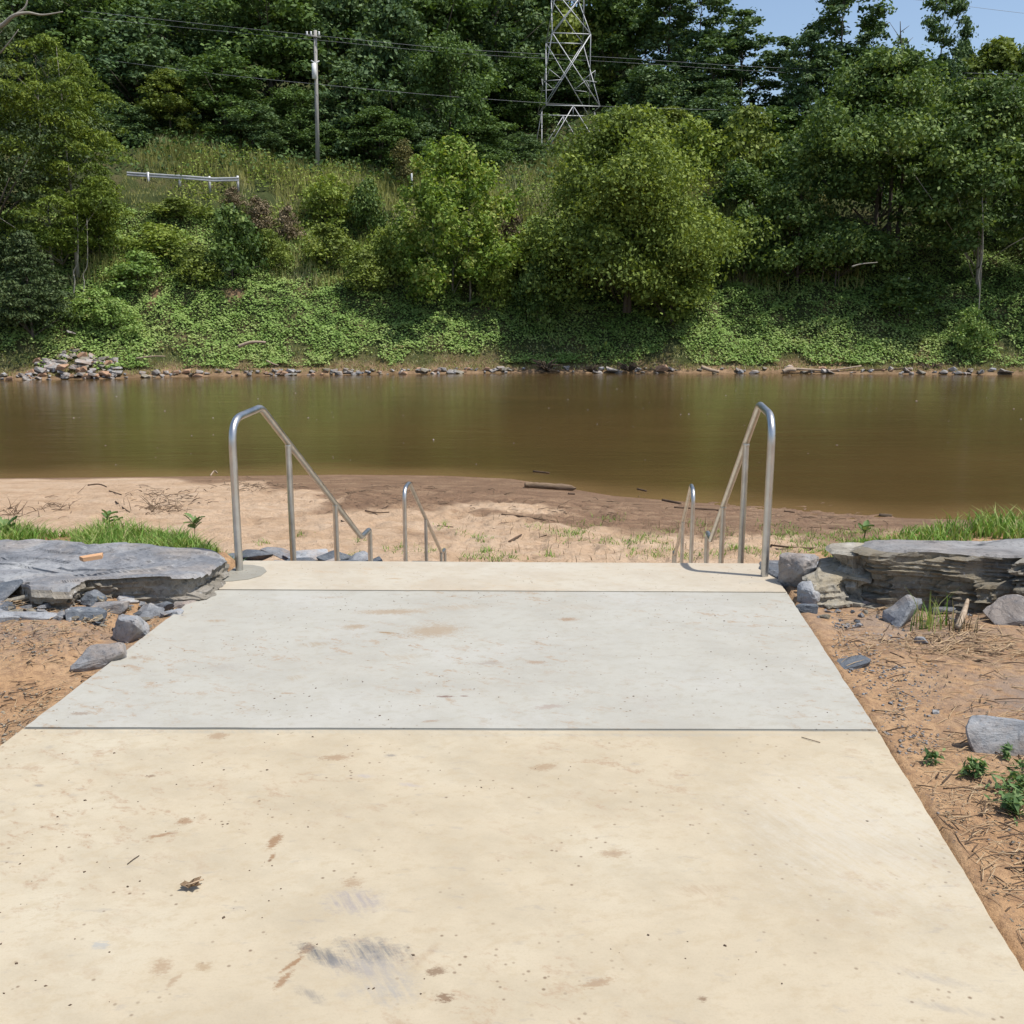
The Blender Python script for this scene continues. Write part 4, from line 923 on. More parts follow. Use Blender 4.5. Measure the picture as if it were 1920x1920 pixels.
ti = np.clip(.38*vnoise(px/.7, sy/.6, 47)+.34*vnoise(px/4, sy/2.2, 49)+.36*rr.random(n)+.12*sstep(5, 1.5, s), 0, 1)
tag(link('ground_vines', mk_mesh('ground_vines', V, F, L_kudzu, False, {'tint': ('FACE', np.concatenate([ti, ti]))})), 'dense green vines carpeting the far bank above the water', 'vines', kind='stuff')
# --- muddy litter fringe grass at the far waterline
def blades(x, y, z, h, wdt, rr, lean=.35, tint=None, seg=3):
    n = len(x); a = rr.uniform(0, 2*math.pi, n); dx = np.cos(a); dy = np.sin(a); ln = h*lean*rr.random(n)**.8*1.4
    b = rr.uniform(0, 2*math.pi, n); wx = np.cos(b)*wdt*.5; wy = np.sin(b)*wdt*.5
    Vs = []
    for k in range(seg+1):
        tt = k/seg; cx_ = x+dx*ln*tt**2; cy_ = y+dy*ln*tt**2; cz = z+h*(tt-.22*tt**2*lean*2); ww = 1-tt**1.5*.97
        Vs.append(np.stack([cx_-wx*ww, cy_-wy*ww, cz], 1)); Vs.append(np.stack([cx_+wx*ww, cy_+wy*ww, cz], 1))
    V = np.stack(Vs, 1).reshape(-1, 3); i0 = np.arange(n)*2*(seg+1); F = []
    for k in range(seg): F.append(np.stack([i0+2*k, i0+2*k+1, i0+2*k+3, i0+2*k+2], 1))
    ti = rr.random(n) if tint is None else tint
    return V, np.vstack(F), np.tile(ti, seg)
n = 60000
px = rr.uniform(-30, 26, n); s = rr.uniform(7.5, 31, n); sy = shore_far(px)+s
dens = sstep(.28, .6, vnoise(px/2.5, sy/2.2, 91)*.75+.3*sstep(12, 20, s))
k_ = rr.random(n) < dens; px = px[k_]; sy = sy[k_]; n = len(px)
zz = far_h(px, sy)
V, F, ti = blades(px, sy, zz-.05, rr.uniform(.5, 1.5, n)*np.where((px > -33) & (px < -20) & (sy > 74) & (sy < 84.5), .3, 1), .06, rr, .3, np.clip(vnoise(px/3, sy/3, 92)*.7+rr.random(n)*.3, 0, 1), seg=2)
tag(link('tall_grass', mk_mesh('tall_grass', V, F, L_tall, False, {'tint': ('FACE', ti)})), 'tall seeding grass covering the upper far bank', 'grass', kind='stuff')
n = 26000
px = rr.uniform(-26, 24, n); sy = shore_far(px)+rr.uniform(9, 24, n)
k_ = vnoise(px/2.2, sy/2.0, 191) > .42; px = px[k_]; sy = sy[k_]; n = len(px)
V, F = leaves(np.stack([px, sy, far_h(px, sy)+rr.uniform(.05, 1.1, n)**1.0], 1), rr.normal(size=(n, 3))*.5+np.array([0, -.3, .6]), .2, rr)
ti = np.clip(.6*vnoise(px/2, sy/2, 193)+.4*rr.random(n), 0, 1)
tag(link('brush_leaves', mk_mesh('brush_leaves', V, F, L_brush, False, {'tint': ('FACE', np.concatenate([ti, ti]))})), 'tangled low brush filling the middle far bank', 'brush', kind='stuff')
n = 14000
px = rr.uniform(-40, 40, n); sy = shore_far(px)+rr.uniform(.35, 2.6, n)
V, F, ti = blades(px, sy, far_h(px, sy)-.02, rr.uniform(.12, .4, n), .05, rr, .8, seg=2)
tag(link('bank_edge_grass', mk_mesh('bank_edge_grass', V, F, L_tall, False, {'tint': ('FACE', ti)})), 'thin muddy grass fringing the far water line', 'grass', kind='stuff')
# forest floor litter shade plants
n = 30000
px = rr.uniform(-50, 60, n); sy = shore_far(px)+rr.uniform(20, 42, n)
V, F = leaves(np.stack([px, sy, far_h(px, sy)+rr.random(n)*1.6], 1), rr.normal(size=(n, 3))*.5+np.array([0, -.3, .6]), .3, rr)
ti = rr.random(n)*.6
tag(link('undergrowth', mk_mesh('undergrowth', V, F, L_forest, False, {'tint': ('FACE', np.concatenate([ti, ti]))})), 'dark undergrowth beneath the forest trees', 'undergrowth', kind='stuff')

# ------------------------------------------------------------------ driftwood on the far water line
def stick(pxs, z_or_Y, r0, r1, mat, label, name='driftwood_branch', cat='driftwood', onY=True, k=7):
    pts = [D(a, b, z_or_Y) for a, b in pxs] if onY else [G(a, b, z_or_Y) for a, b in pxs]
    c = curve(pts, 4); return tag(tube(name, c, np.linspace(r0, r1, len(c)), mat, k), label, cat)
stick([(1315, 688), (1330, 693), (1348, 697)], 69.0, .14, .1, M_drift, 'short pale log end at the far water line right of centre')
stick([(1470, 690), (1520, 693), (1560, 694), (1615, 686)], 69.3, .09, .05, M_drift, 'long thin curved branch lying along the far water line')
stick([(1468, 697), (1478, 693), (1492, 694)], 68.6, .16, .12, M_drift, 'thick short stump piece under the long curved branch')
stick([(1620, 694), (1680, 692), (1700, 690)], 69.2, .06, .04, M_twig, 'dark low branch at the far water line at right')
stick([(447, 650), (465, 643), (480, 641), (498, 642)], 67.3, .12, .07, M_drift, 'forked pale branch lying on the vines of the left bank')
stick([(500, 676), (512, 682), (522, 685)], 66.6, .05, .03, M_drift, 'short pale stick above the left far water line')
stick([(255, 672), (285, 668), (310, 668)], 66.3, .05, .03, M_drift, 'thin pale branch right of the far rock pile')
stick([(1730, 692), (1755, 690)], 69.2, .1, .08, M_root, 'dark root lump at the far water line at right')
def roots(px, py, Y, s, label, n=26, mat=M_root):
    acc = Acc(); o = D(px, py, Y)
    for i in range(n):
        a = random.uniform(0, 6.28); l = s*random.uniform(.4, 1.1); b = Vector((math.cos(a)*l, math.sin(a)*l*.5, random.uniform(.0, .75)*s))
        mid = b*.5+Vector((random.uniform(-.2, .2), 0, random.uniform(0, .3)))*s
        acc.add(*tube_arrays([(0, 0, 0), mid, b], [s*.06, s*.045, s*.015], 5))
    tag(link('root_clump', acc.mesh('root_clump', mat, True), loc=o), label, 'roots')
roots(1025, 697, 69.3, 1.2, 'biggest tangle of dark drift roots at the far water line', 34)
roots(1108, 697, 69.3, .8, 'smaller dark root tangle at the far water line')
roots(1180, 696, 69.3, .9, 'dark root tangle between the pale slab and the orange stone')
roots(1745, 696, 69.2, .9, 'dark twiggy root mass at the far water line at right')
roots(170, 706, 66.2, .7, 'brown twigs drifted at the foot of the far rock pile')
# ------------------------------------------------------------------ beach driftwood
def beach_pt(px, py):
    Y = 8.5
    while Y < 32:
        q = D(px, py, Y)
        if q.z <= max(WATER_Z, float(near_s(q.x, q.y))): return q
        Y += .05
    return q
lp = [beach_pt(a, b)+Vector((0, 0, .07)) for a, b in [(984, 914), (1000, 915), (1030, 917), (1060, 919), (1080, 921)]]
V, F = tube_arrays(curve([tuple(p) for p in lp], 4), [.06, .075, .07, .08, .07, .08, .075, .08, .08, .07, .08, .085, .08, .07, .065, .04, .02][:17], 12)
V += (np.random.default_rng(3).normal(size=V.shape))*.006
tag(link('driftwood_log', mk_mesh('driftwood_log', V, F, M_drifttwig, False)), 'thick brown driftwood log lying at the water edge', 'log')
def bstick(pxs, r0, r1, mat, label, lift=.02, name='stick', cat='stick', group=None):
    pts = [beach_pt(a, b)+Vector((0, 0, lift)) for a, b in pxs]; c = curve(pts, 4)
    o = tag(tube(name, c, np.linspace(r0, r1, len(c)), mat, 6), label, cat, group); return o
bstick([(1242, 939), (1258, 942), (1276, 946)], .03, .035, M_twig, 'short thick black stick above the lower right rail')
bstick([(1264, 953), (1300, 955), (1350, 958)], .025, .02, M_twig, 'long straight dark stick behind the lower right rail')
bstick([(940, 966), (980, 970), (1010, 975), (1040, 979)], .018, .012, M_twig, 'long thin curved dark stick mid beach')
bstick([(1065, 927), (1078, 928)], .03, .03, M_twig, 'tiny dark stick below the thick driftwood log')
bstick([(165, 911), (185, 909), (200, 914)], .02, .012, M_twig, 'dark curved twig on the far left sand')
bstick([(205, 922), (228, 929)], .015, .012, M_twig, 'thin dark twig right of the curved one on left sand')
bstick([(217, 942), (230, 953), (243, 962)], .018, .012, M_twig, 'slanting dark twig left of the brush pile')
bstick([(685, 959), (705, 963), (730, 962)], .016, .012, M_twig, 'forked dark twig between the left rails', group=None)
bstick([(712, 958), (728, 950)], .012, .008, M_twig, 'upper tine of the forked twig between the left rails')
bstick([(955, 1018), (968, 1010), (978, 1004)], .025, .012, M_twig, 'small dark stump twig on the sand, centre')
bstick([(1012, 1010), (1025, 1005)], .018, .01, M_twig, 'small dark twig right of the centre stump twig')
bstick([(640, 978), (655, 984)], .015, .01, M_twig, 'small twig near the second left rail post')
bstick([(820, 988), (850, 990)], .015, .01, M_twig, 'twig just right of the lower left rail top')
bstick([(1446, 1024), (1480, 1028), (1530, 1030)], .02, .015, M_twig, 'dark stick in the sparse grass left of the right boulder')
bstick([(1470, 960), (1490, 962)], .02, .012, M_twig, 'dark twig near the water right of the right rail')
bstick([(395, 893), (402, 884), (408, 888)], .02, .01, M_drift, 'pale forked twig at the water edge above the leafy weed')
bstick([(1648, 968), (1672, 970)], .05, .04, M_root, 'dark driftwood lump by the water near the right grass')
bstick([(1000, 885), (1030, 888)], .03, .02, M_twig, 'dark snag just breaking the water beyond the log')
bstick([(1195, 918), (1212, 922)], .02, .02, M_twig, 'dark snag breaking the water left of the right rails')
def twig_pile(px0, px1, py0, py1, n, label, hmax=.22, mat=M_drifttwig):
    hmax *= .7; n = int(n*.8)
    acc = Acc()
    for i in range(n):
        q = beach_pt(random.gauss((px0+px1)/2, (px1-px0)/4.2), random.gauss((py0+py1)/2, (py1-py0)/4.2)); a = random.uniform(0, 6.28); l = random.uniform(.08, .38)
        up_ = random.random()**3*hmax*1.6
        e = q+Vector((math.cos(a)*l, math.sin(a)*l*.8, up_)); r = random.uniform(.004, .010)
        m = (q+e)/2+Vector((random.uniform(-.03, .03), 0, random.uniform(0, .04)))
        acc.add(*tube_arrays([q, m, e], [r, r*.9, r*.5], 4))
    tag(link('twig_pile', acc.mesh('twig_pile', mat, False)), label, 'twigs', 'heaps of drifted twigs on the beach', 'stuff')
twig_pile(240, 360, 944, 966, 110, 'densest heap of dark drifted twigs left of the tall left rail', .3)
twig_pile(0, 45, 950, 972, 40, 'twig heap at the left picture edge behind the grass', .25)
twig_pile(70, 145, 935, 968, 60, 'scattered twig heap on the sand at far left', .25)
twig_pile(225, 400, 915, 950, 120, 'long low drift line of twigs near the water at left', .12)
twig_pile(400, 560, 900, 925, 110, 'thin drift line of twigs behind the upper left rail', .08)
twig_pile(560, 900, 905, 960, 150, 'scattered fine twigs on the wet sand between the rails', .03)
twig_pile(900, 1260, 925, 985, 120, 'scattered fine twigs on the damp sand right of centre', .05)
twig_pile(1440, 1640, 955, 990, 60, 'scattered twigs on damp sand right of the right rail', .05)

# ------------------------------------------------------------------ grass on the near side
def on_near(px, py, it=6):
    z = 0.
    for _ in range(it):
        g = G(px, py, z); z = max(WATER_Z, float(near_s(g.x, g.y)))
    return g
rr = np.random.default_rng(12)
def grass_strip(name, x0, x1, y0, y1, n, h0, h1, wdt, label, lean=.45, hfun=None, mat=L_grass, cl=.25):
    x = rr.uniform(x0, x1, n); y = rr.uniform(y0, y1, n)
    k_ = vnoise(x/cl, y/cl, 301) > .36; x = x[k_]; y = y[k_]
    h = rr.uniform(h0, h1, len(x))*(.55+.9*vnoise(x/.3, y/.3, 305))
    if hfun is not None: h = h*hfun(x, y)
    z = near_h(x, y)-.01
    V, F, ti = blades(x, y, z, h, wdt, rr, lean)
    tag(link(name, mk_mesh(name, V, F, mat, False, {'tint': ('FACE', ti)})), label, 'grass', kind='stuff')
grass_strip('grass', -4.4, -1.85, 6.0, 6.85, 8500, .10, .20, .009, 'green grass strip growing behind the flat left boulder', .6, lambda x, y: np.interp(x, [-4.8, -3.4, -2.9, -2.5, -1.85], [1, 1, .9, 1.1, .6]))
grass_strip('dry_grass', -3.0, -2.2, 5.5, 6.3, 2200, .03, .09, .006, 'dry brown grass in the notch behind the left boulder', .8, mat=L_brown)
grass_strip('grass', 1.95, 4.6, 5.9, 6.85, 6500, .09, .18, .011, 'tall lush grass growing behind the long right boulder', .55, lambda x, y: np.interp(x, [1.95, 2.3, 2.7, 3.3, 4.6], [.25, .45, .8, 1.0, 1.0]))
# sparse tufts on the sand
tufts = [(1065, 1005, .55, 90), (1140, 1018, .35, 60), (1185, 1018, .25, 40), (1205, 1010, .3, 40), (1230, 1015, .4, 50), (1240, 1040, .35, 60), (1190, 1038, .3, 40), (900, 1013, .2, 30), (915, 1035, .25, 40), (885, 1047, .25, 40), (925, 1048, .3, 40), (960, 1048, .3, 40),
         (830, 985, .3, 25), (745, 1030, .3, 40), (670, 1015, .2, 25), (560, 1005, .25, 20), (1030, 1042, .2, 25), (1375, 1030, .3, 60), (1415, 1035, .3, 50), (1480, 1005, .6, 110), (1520, 1020, .6, 110), (1560, 1010, .5, 90), (1500, 1038, .5, 90), (1540, 1035, .4, 80), (1600, 1000, .5, 90),
         (1640, 998, .5, 90), (1100, 985, .5, 40), (1150, 975, .5, 35), (1310, 985, .4, 40), (1350, 1000, .4, 60), (1460, 990, .5, 60), (660, 1045, .25, 30), (1290, 1045, .25, 40), (800, 1035, .25, 25), (1000, 990, .4, 25), (490, 1020, .2, 25), (1330, 1040, .3, 40), (870, 1000, .25, 20), (1080, 1000, .3, 60), (1255, 1000, .4, 30)]
tn = ['pale', 'small', 'short', 'ragged']
for i, (a, b, sp, n) in enumerate(tufts):
    q = beach_pt(a, b); n = int(n*1.3)
    x = q.x+rr.normal(0, sp*.42, n); y = q.y+rr.normal(0, sp*.55, n)
    V, F, ti = blades(x, y, near_h(x, y)-.01, rr.uniform(.05, .19, n), .016, rr, .9, seg=2)
    tag(link('grass_tuft', mk_mesh('grass_tuft', V-np.array([q.x, q.y, q.z]), F, L_grass, False, {'tint': ('FACE', ti)}), loc=q), f"{['bigger', 'small', 'tiny'][0 if sp > .4 else 1 if sp > .25 else 2]} grass tuft in the sand {'nearest the slab edge' if b > 1030 else 'mid beach' if b > 1003 else 'toward the water'}, {'between the left rails' if a < 760 else 'right of the lower left rail' if a < 860 else 'left of centre' if a < 1000 else 'right of centre' if a < 1160 else 'left of the lower right rail' if a < 1280 else 'between the right rails' if a < 1430 else 'right of the tall right rail'}", 'grass tuft', 'grass tufts scattered over the beach sand')
# dry seedling stalks
n = 500; x = rr.uniform(-1, 9, n); y = rr.uniform(14.5, 20.5, n)
V, F, ti = blades(x, y, near_h(x, y)-.01, rr.uniform(.1, .34, n), .012, rr, .6, seg=2)
tag(link('dry_stalks', mk_mesh('dry_stalks', V, F, L_brown, False, {'tint': ('FACE', ti)})), 'thin dry seedling stalks scattered over the beach', 'stalks', kind='stuff')
def broad_leaf(acc, base, direction, L, Wd, up, teeth=5):
    d = Vector(direction).normalized(); side = d.cross(Vector((0, 0, 1))).normalized(); vs = []; n = teeth*2
    mid = []; lft = []; rgt = []
    for i in range(n+1):
        t_ = i/n; c = Vector(base)+d*L*t_+Vector((0, 0, up*math.sin(t_*2.2)))
        wd = Wd*math.sin(math.pi*min(1, t_*.93+.07))*(1.0 if i % 2 else .55); mid.append(c); lft.append(c+side*wd+Vector((0, 0, .015))); rgt.append(c-side*wd+Vector((0, 0, .015)))
    V = [tuple(v) for v in mid+lft+rgt]; F = []; m = n+1
    for i in range(n): F.append((i, i+1, m+i+1, m+i)); F.append((i+1, i, 2*m+i, 2*m+i+1))
    acc.add(V, F)
def weed(px, py, label, n=9, s=.16, hgt=.22, z=None, mat=L_weed, lift=0):
    q = on_near(px, py); root = empty('leafy_weed', q); tag(root, label, 'weed')
    acc = Acc(); acc.add(*tube_arrays([(0, 0, -.02), (.01, 0, hgt*.6), (0, .01, hgt)], [.006, .005, .003], 5)); link('stem', acc.mesh('stem', mat, True), root)
    for i in range(n):
        a = i*2.4+random.uniform(-.3, .3); zz = hgt*(.35+.65*i/n); acc = Acc()
        broad_leaf(acc, (0, 0, zz), (math.cos(a), math.sin(a), random.uniform(-.1, .9)), s*random.uniform(.6, 1.2), s*random.uniform(.22, .34), s*random.uniform(-.05, .25))
        me = acc.mesh('leaf', mat); at = me.attributes.new('tint', 'FLOAT', 'FACE'); at.data.foreach_set('value', np.full(len(me.polygons), random.random()*.8, np.float32)); link('leaf', me, root)
D_w = on_near
def weed_at(x, y, *a, **k):
    pass
weed(365, 1003, 'big jagged-leaved blue-green weed by the tall left rail', 10, .24, .26)
weed(205, 1001, 'leafy weed rising out of the middle of the left grass strip', 9, .12, .18)
weed(8, 1008, 'dark leafy weed at the left edge of the grass strip', 7, .12, .07)
weed(1620, 1008, 'small leafy weed at the left end of the long boulder', 6, .10, .10)
# low weeds lower right
def mat_weed(px0, px1, py0, py1, n, label, s=.05):
    x = []; P = []; 
    for i in range(n):
        a = random.gauss((px0+px1)/2, (px1-px0)/4); b = random.gauss((py0+py1)/2, (py1-py0)/4); g = on_near(a, b, 3); P.append((g.x, g.y, g.z+random.uniform(.005, .05)))
    P = np.array(P); V, F = leaves(P, rr.normal(size=P.shape)*.45+np.array([0, 0, 1.]), s, rr, .3, .2); ti = rr.random(len(P))
    tag(link('creeping_weed', mk_mesh('creeping_weed', V, F, L_weed, False, {'tint': ('FACE', np.concatenate([ti, ti]))})), label, 'weed', kind='stuff')
mat_weed(1865, 2000, 1440, 1525, 430, 'creeping green weed patch on the dirt at the right edge', .034)
mat_weed(1800, 1850, 1448, 1462, 110, 'thin runner of creeping weed left of the right edge patch', .035)
mat_weed(1725, 1765, 1428, 1438, 50, 'tiny sprig of creeping weed halfway to the slab', .03)
mat_weed(1880, 1895, 1418, 1426, 40, 'tiny green sprout above the right edge weed patch', .03)
mat_weed(1885, 1912, 1512, 1535, 70, 'small dark green rosette below the right edge weed patch', .045)
def stalks(px, py, n, h, label, mat=L_grass):
    g = on_near(px, py); x = g.x+rr.normal(0, .045, n); y = g.y+rr.normal(0, .04, n)
    V, F, ti = blades(x, y, x*0+g.z-.01, rr.uniform(h*.5, h, n), .007, rr, .45)
    o = link('weed_stalks', mk_mesh('weed_stalks', V-np.array(g), F, mat, False, {'tint': ('FACE', ti)}), loc=g); tag(o, label, 'weed')
stalks(1743, 1178, 38, .26, 'spindly green stalks standing right of the pointed grey rock')
stalks(1600, 1100, 8, .14, 'few dry stalks leaning at the dark brown block', L_brown)
stalks(1800, 1180, 22, .15, 'dry brown stalks before the triangular rock', L_brown)
tag(tube('bent_root', curve([on_near(1795, 1182)+Vector((0, 0, .01)), on_near(1806, 1168)+Vector((0, 0, .06)), on_near(1812, 1150)+Vector((0, 0, .07))]), np.linspace(.018, .009, 11), M_drift, 7), 'pale bent root poking up below the triangular rock', 'root')
# straw, twigs, pebbles
def litter(name, n, regions, l0, l1, r, mat, label, cat):
    acc = Acc()
    for i in range(n):
        x0, x1, y0, y1 = random.choice(regions); g = on_near(random.uniform(x0, x1), random.uniform(y0, y1), 2)
        sx1 = float(xr(min(g.y, 5.9))); sx0 = xl(g.y)
        if sx0-.02 < g.x < sx1+.02 and g.y < 5.95: continue
        a = random.gauss(.1, .9); l = random.uniform(l0, l1); e = Vector((math.cos(a)*l, math.sin(a)*l, random.uniform(0, .25)*l)); q = Vector((g.x, g.y, g.z+.004)); rr_ = r*random.uniform(.5, 1.3)
        if sx0 < (q+e).x < sx1 and g.y < 5.95: e.x = 0
        acc.add(*tube_arrays([q, q+e*.5+Vector((random.uniform(-.1, .1)*l, random.uniform(-.1, .1)*l, .003)), q+e], [rr_, rr_, rr_*.6], 4, False))
    tag(link(name, acc.mesh(name, mat, False)), label, cat, kind='stuff')
R_right = [(1560, 1960, 1190, 1250), (1560, 1960, 1130, 1220), (1640, 1960, 1400, 1560), (1700, 1980, 1450, 1800), (1760, 1980, 1500, 1880), (1540, 1960, 1200, 1420)]
litter('straw_litter', 850, R_right, .02, .10, .0017, M_straw, 'dry straw littering the dirt right of the slab', 'straw')
litter('straw_litter', 520, [(1600, 1960, 1095, 1150), (1700, 1960, 1170, 1230)], .03, .12, .0022, M_straw, 'dense straw band at the foot of the long boulder', 'straw')
litter('twig_litter', 260, R_right, .02, .12, .0022, M_twig, 'dark broken twigs littering the dirt right of the slab', 'twigs')
litter('straw_litter', 700, [(0, 400, 1100, 1190), (0, 300, 1160, 1400)], .015, .07, .0016, M_straw, 'dry straw among the rubble left of the slab', 'straw')
litter('twig_litter', 260, [(-60, 330, 1180, 1420)], .015, .06, .002, M_twig, 'tiny dark twigs on the dirt left of the slab', 'twigs')
def pebbles(name, n, fn, s0, s1, mat, label, cat='pebbles', zoff=0.0):
    base = np.array([(1, 0, 0), (0, 1, 0), (-1, 0, 0), (0, -1, 0), (0, 0, .7), (0, 0, -.7)]); fc = np.array([(0, 1, 4), (1, 2, 4), (2, 3, 4), (3, 0, 4), (1, 0, 5), (2, 1, 5), (3, 2, 5), (0, 3, 5)])
    Vs = []; Fs = []; k = 0
    while k < n:
        q = fn()
        if q is None: continue
        s = random.uniform(s0, s1)*random.choice([.6, 1, 1, 1.6]); a = random.uniform(0, 6.28); R = np.array([[math.cos(a), -math.sin(a), 0], [math.sin(a), math.cos(a), 0], [0, 0, 1]])
        V = (base*np.random.uniform(.6, 1.2, base.shape)*s*[1, .75, .6])@R.T+np.array([q[0], q[1], q[2]+zoff]); Vs.append(V); Fs.append(fc+6*k); k += 1
    tag(link(name, mk_mesh(name, np.vstack(Vs), np.vstack(Fs), mat)), label, cat, kind='stuff')
def dirt_pt(regs):
    def f():
        x0, x1, y0, y1 = random.choice(regs); g = on_near(random.uniform(x0, x1), random.uniform(y0, y1), 2)
        if xl(g.y)-.02 < g.x < float(xr(min(g.y, 5.9)))+.02 and g.y < 5.95: return None
        return g
    return f
pebbles('gravel', 1500, dirt_pt([(1580, 1760, 1230, 1420), (1560, 1700, 1150, 1260), (1600, 1960, 1110, 1170)]), .003, .009, M_slate, 'grey gravel and grit spilled beside the right slab edge')
pebbles('pebbles', 1600, dirt_pt([(1560, 1980, 1150, 1900)]), .0025, .006, M_slate_brown, 'brown grit and clods on the dirt right of the slab')
pebbles('pebbles', 1300, dirt_pt([(-60, 360, 1100, 1420)]), .003, .009, M_slate_brown, 'brown grit and clods on the dirt left of the slab')
pebbles('pale_chips', 260, dirt_pt([(1580, 1980, 1130, 1900), (-60, 360, 1110, 1420)]), .004, .008, M_riprap, 'white wood and stone chips on the dirt')
def slab_pt():
    y = random.choice([random.uniform(1.9, 3.4), random.uniform(3.5, 5.25), random.uniform(2, 5.8)]); x = random.uniform(xl(y)+.05, float(xr(y))-.05)
    if vnoise(np.array([x/.35]), np.array([y/.35]), 400)[0] < .45: return None
    return (x, y, .0005)
def water_pt():
    y = random.uniform(29, 60); return (random.uniform(-.45, .5)*y, y, WATER_Z+.004)
pebbles('floating_flecks', 90, water_pt, .02, .045, M_riprap, 'pale flecks and leaves floating on the river', 'debris')
pebbles('dirt_crumbs', 420, slab_pt, .0018, .0042, M_twig, 'dark dirt crumbs scattered over the concrete slab', 'dirt')

# ------------------------------------------------------------------ small single things
def leaf_thing(px, py, z, s, mat, label, name='dead_leaf', rz=0, seed=1):
    g = G(px, py, z); rr_ = np.random.default_rng(seed); n = 14; V = [(0, 0, .004)]
    for i in range(n):
        a = i/n*2*math.pi; r = s*(1-.32*(i % 2))*(.8+.3*rr_.random())*(1 if abs(math.cos(a)) > .5 else .65); V.append((math.cos(a)*r, math.sin(a)*r, .006+abs(math.sin(a*1.5+seed))*s*.5))
    F = [(0, i+1, (i+1) % n+1) for i in range(n)]
    bm = bmesh.new(); vs = [bm.verts.new(v) for v in V]; [bm.faces.new([vs[k] for k in f]) for f in F]
    bmesh.ops.solidify(bm, geom=bm.faces[:], thickness=.0012); me = bpy.data.meshes.new(name); bm.to_mesh(me); bm.free(); me.materials.append(mat)
    o = link(name, me, loc=(g.x, g.y, z), rot=(0, 0, rz)); tag(o, label, 'leaf'); return o
leaf_thing(360, 1665, .002, .030, M_brownleaf, 'curled dry brown leaf lying on the tan slab', seed=3)
tag(tube('leaf_stalk_twig', curve([G(340, 1660, .006), G(355, 1658, .018), G(368, 1653, .02), G(381, 1649, .012)]), [.0022]*13, M_brownleaf, 6), 'short brown twig crossing the curled leaf on the slab', 'twig')
leaf_thing(1893, 1380, -.02, .05, M_deadleaf, 'orange dead leaf by the long grey rock at right', seed=5)
leaf_thing(1868, 1374, -.025, .03, M_deadleaf, 'small curled orange leaf left of the bigger one by the rock', seed=8)
leaf_thing(233, 1192, -.04, .025, M_deadleaf, 'small red-brown leaf tucked by the speckled stone', seed=9)
tag(tube('pine_needle', [G(239, 1620, .003), G(250, 1611, .004), G(261, 1604, .003)], [.0013]*3, M_twig, 5), 'thin dark needle lying on the left of the tan slab', 'twig')
tag(tube('pine_needle', [G(1503, 1382, .003), G(1520, 1387, .004), G(1538, 1392, .003)], [.0013]*3, M_twig, 5), 'thin dark needle just below the joint on the right', 'twig')
# wood chip on the boulder
g = G(173, 1052, .185); bm = bmesh.new(); bmesh.ops.create_cube(bm, size=1)
for v in bm.verts: v.co = Vector((v.co.x*.105*(1+.25*v.co.y), v.co.y*.035, v.co.z*.022))
bmesh.ops.bevel(bm, geom=bm.edges[:], offset=.004, segments=1); me = bpy.data.meshes.new('wood_chip'); bm.to_mesh(me); bm.free(); me.materials.append(M_chip)
tag(link('wood_chip', me, loc=(g.x, g.y, .205), rot=(.1, -.05, .55)), 'orange-brown wood chip lying on the flat left boulder', 'wood chip')

# ------------------------------------------------------------------ utility pole, lines, guardrail, marker
PY = 90
pf = foot(599, PY); pt_ = D(591, 57, PY)
pole = empty('utility_pole', pf); tag(pole, 'grey wooden utility pole on the far bank with a white transformer can', 'utility pole')
tube('shaft', [(0, 0, -.5), tuple((pt_-pf)*.5), tuple(pt_-pf)], [.19, .16, .13], M_pole, 12, pole)
q = D(592, 70, PY)-pf
tube('crossarm', [q+Vector((-.75, -.15, .12)), q+Vector((.0, -.2, .0)), q+Vector((.45, -.15, -.05))], [.06, .07, .06], M_pole, 6, pole)
for dx in (-.68, -.35, .3):
    o = tube('insulator', [q+Vector((dx, -.16, .08)), q+Vector((dx, -.16, .2)), q+Vector((dx, -.16, .3)), q+Vector((dx, -.16, .4))], [.04, .10, .06, .09], M_white, 8, pole)
q = D(593, 133, PY)-pf
tube('transformer_can', [q+Vector((-.12, -.3, -.7)), q+Vector((-.12, -.3, -.66)), q+Vector((-.12, -.3, .5)), q+Vector((-.12, -.3, .55))], [.1, .19, .19, .06], M_white, 12, pole)
tube('bracket', [q+Vector((-.35, -.25, .75)), q+Vector((0, -.2, .55)), q+Vector((.32, -.25, .72))], [.05]*3, M_white, 6, pole)
def wire(pts, label, r=.012):
    c = curve(pts, 8); tag(tube('power_line', c, r, M_cable, 5), label, 'power line', 'power lines over the far bank')
wire([D(150, 20, 92), D(380, 45, 91), D(588, 66, PY-.3), D(860, 92, 93), D(1150, 108, 96), D(1480, 128, 98), D(1960, 140, 100)], 'upper power line through the top of the wooden pole')
wire([D(150, 32, 92), D(380, 55, 91), D(594, 75, PY-.3), D(860, 100, 93), D(1150, 116, 96), D(1480, 136, 98), D(1960, 150, 100)], 'second power line just under the upper one at the pole top', .010)
wire([D(180, 110, 92), D(400, 138, 91), D(596, 158, PY-.3), D(860, 182, 93), D(1150, 200, 96), D(1450, 208, 98), D(1800, 215, 100)], 'lowest power line passing the pole below the white can')
wire([D(1560, -20, 105), D(1775, 7, 105), D(1930, 26, 105), D(2200, 55, 105)], 'lone high power line crossing the sky at upper right', .017)
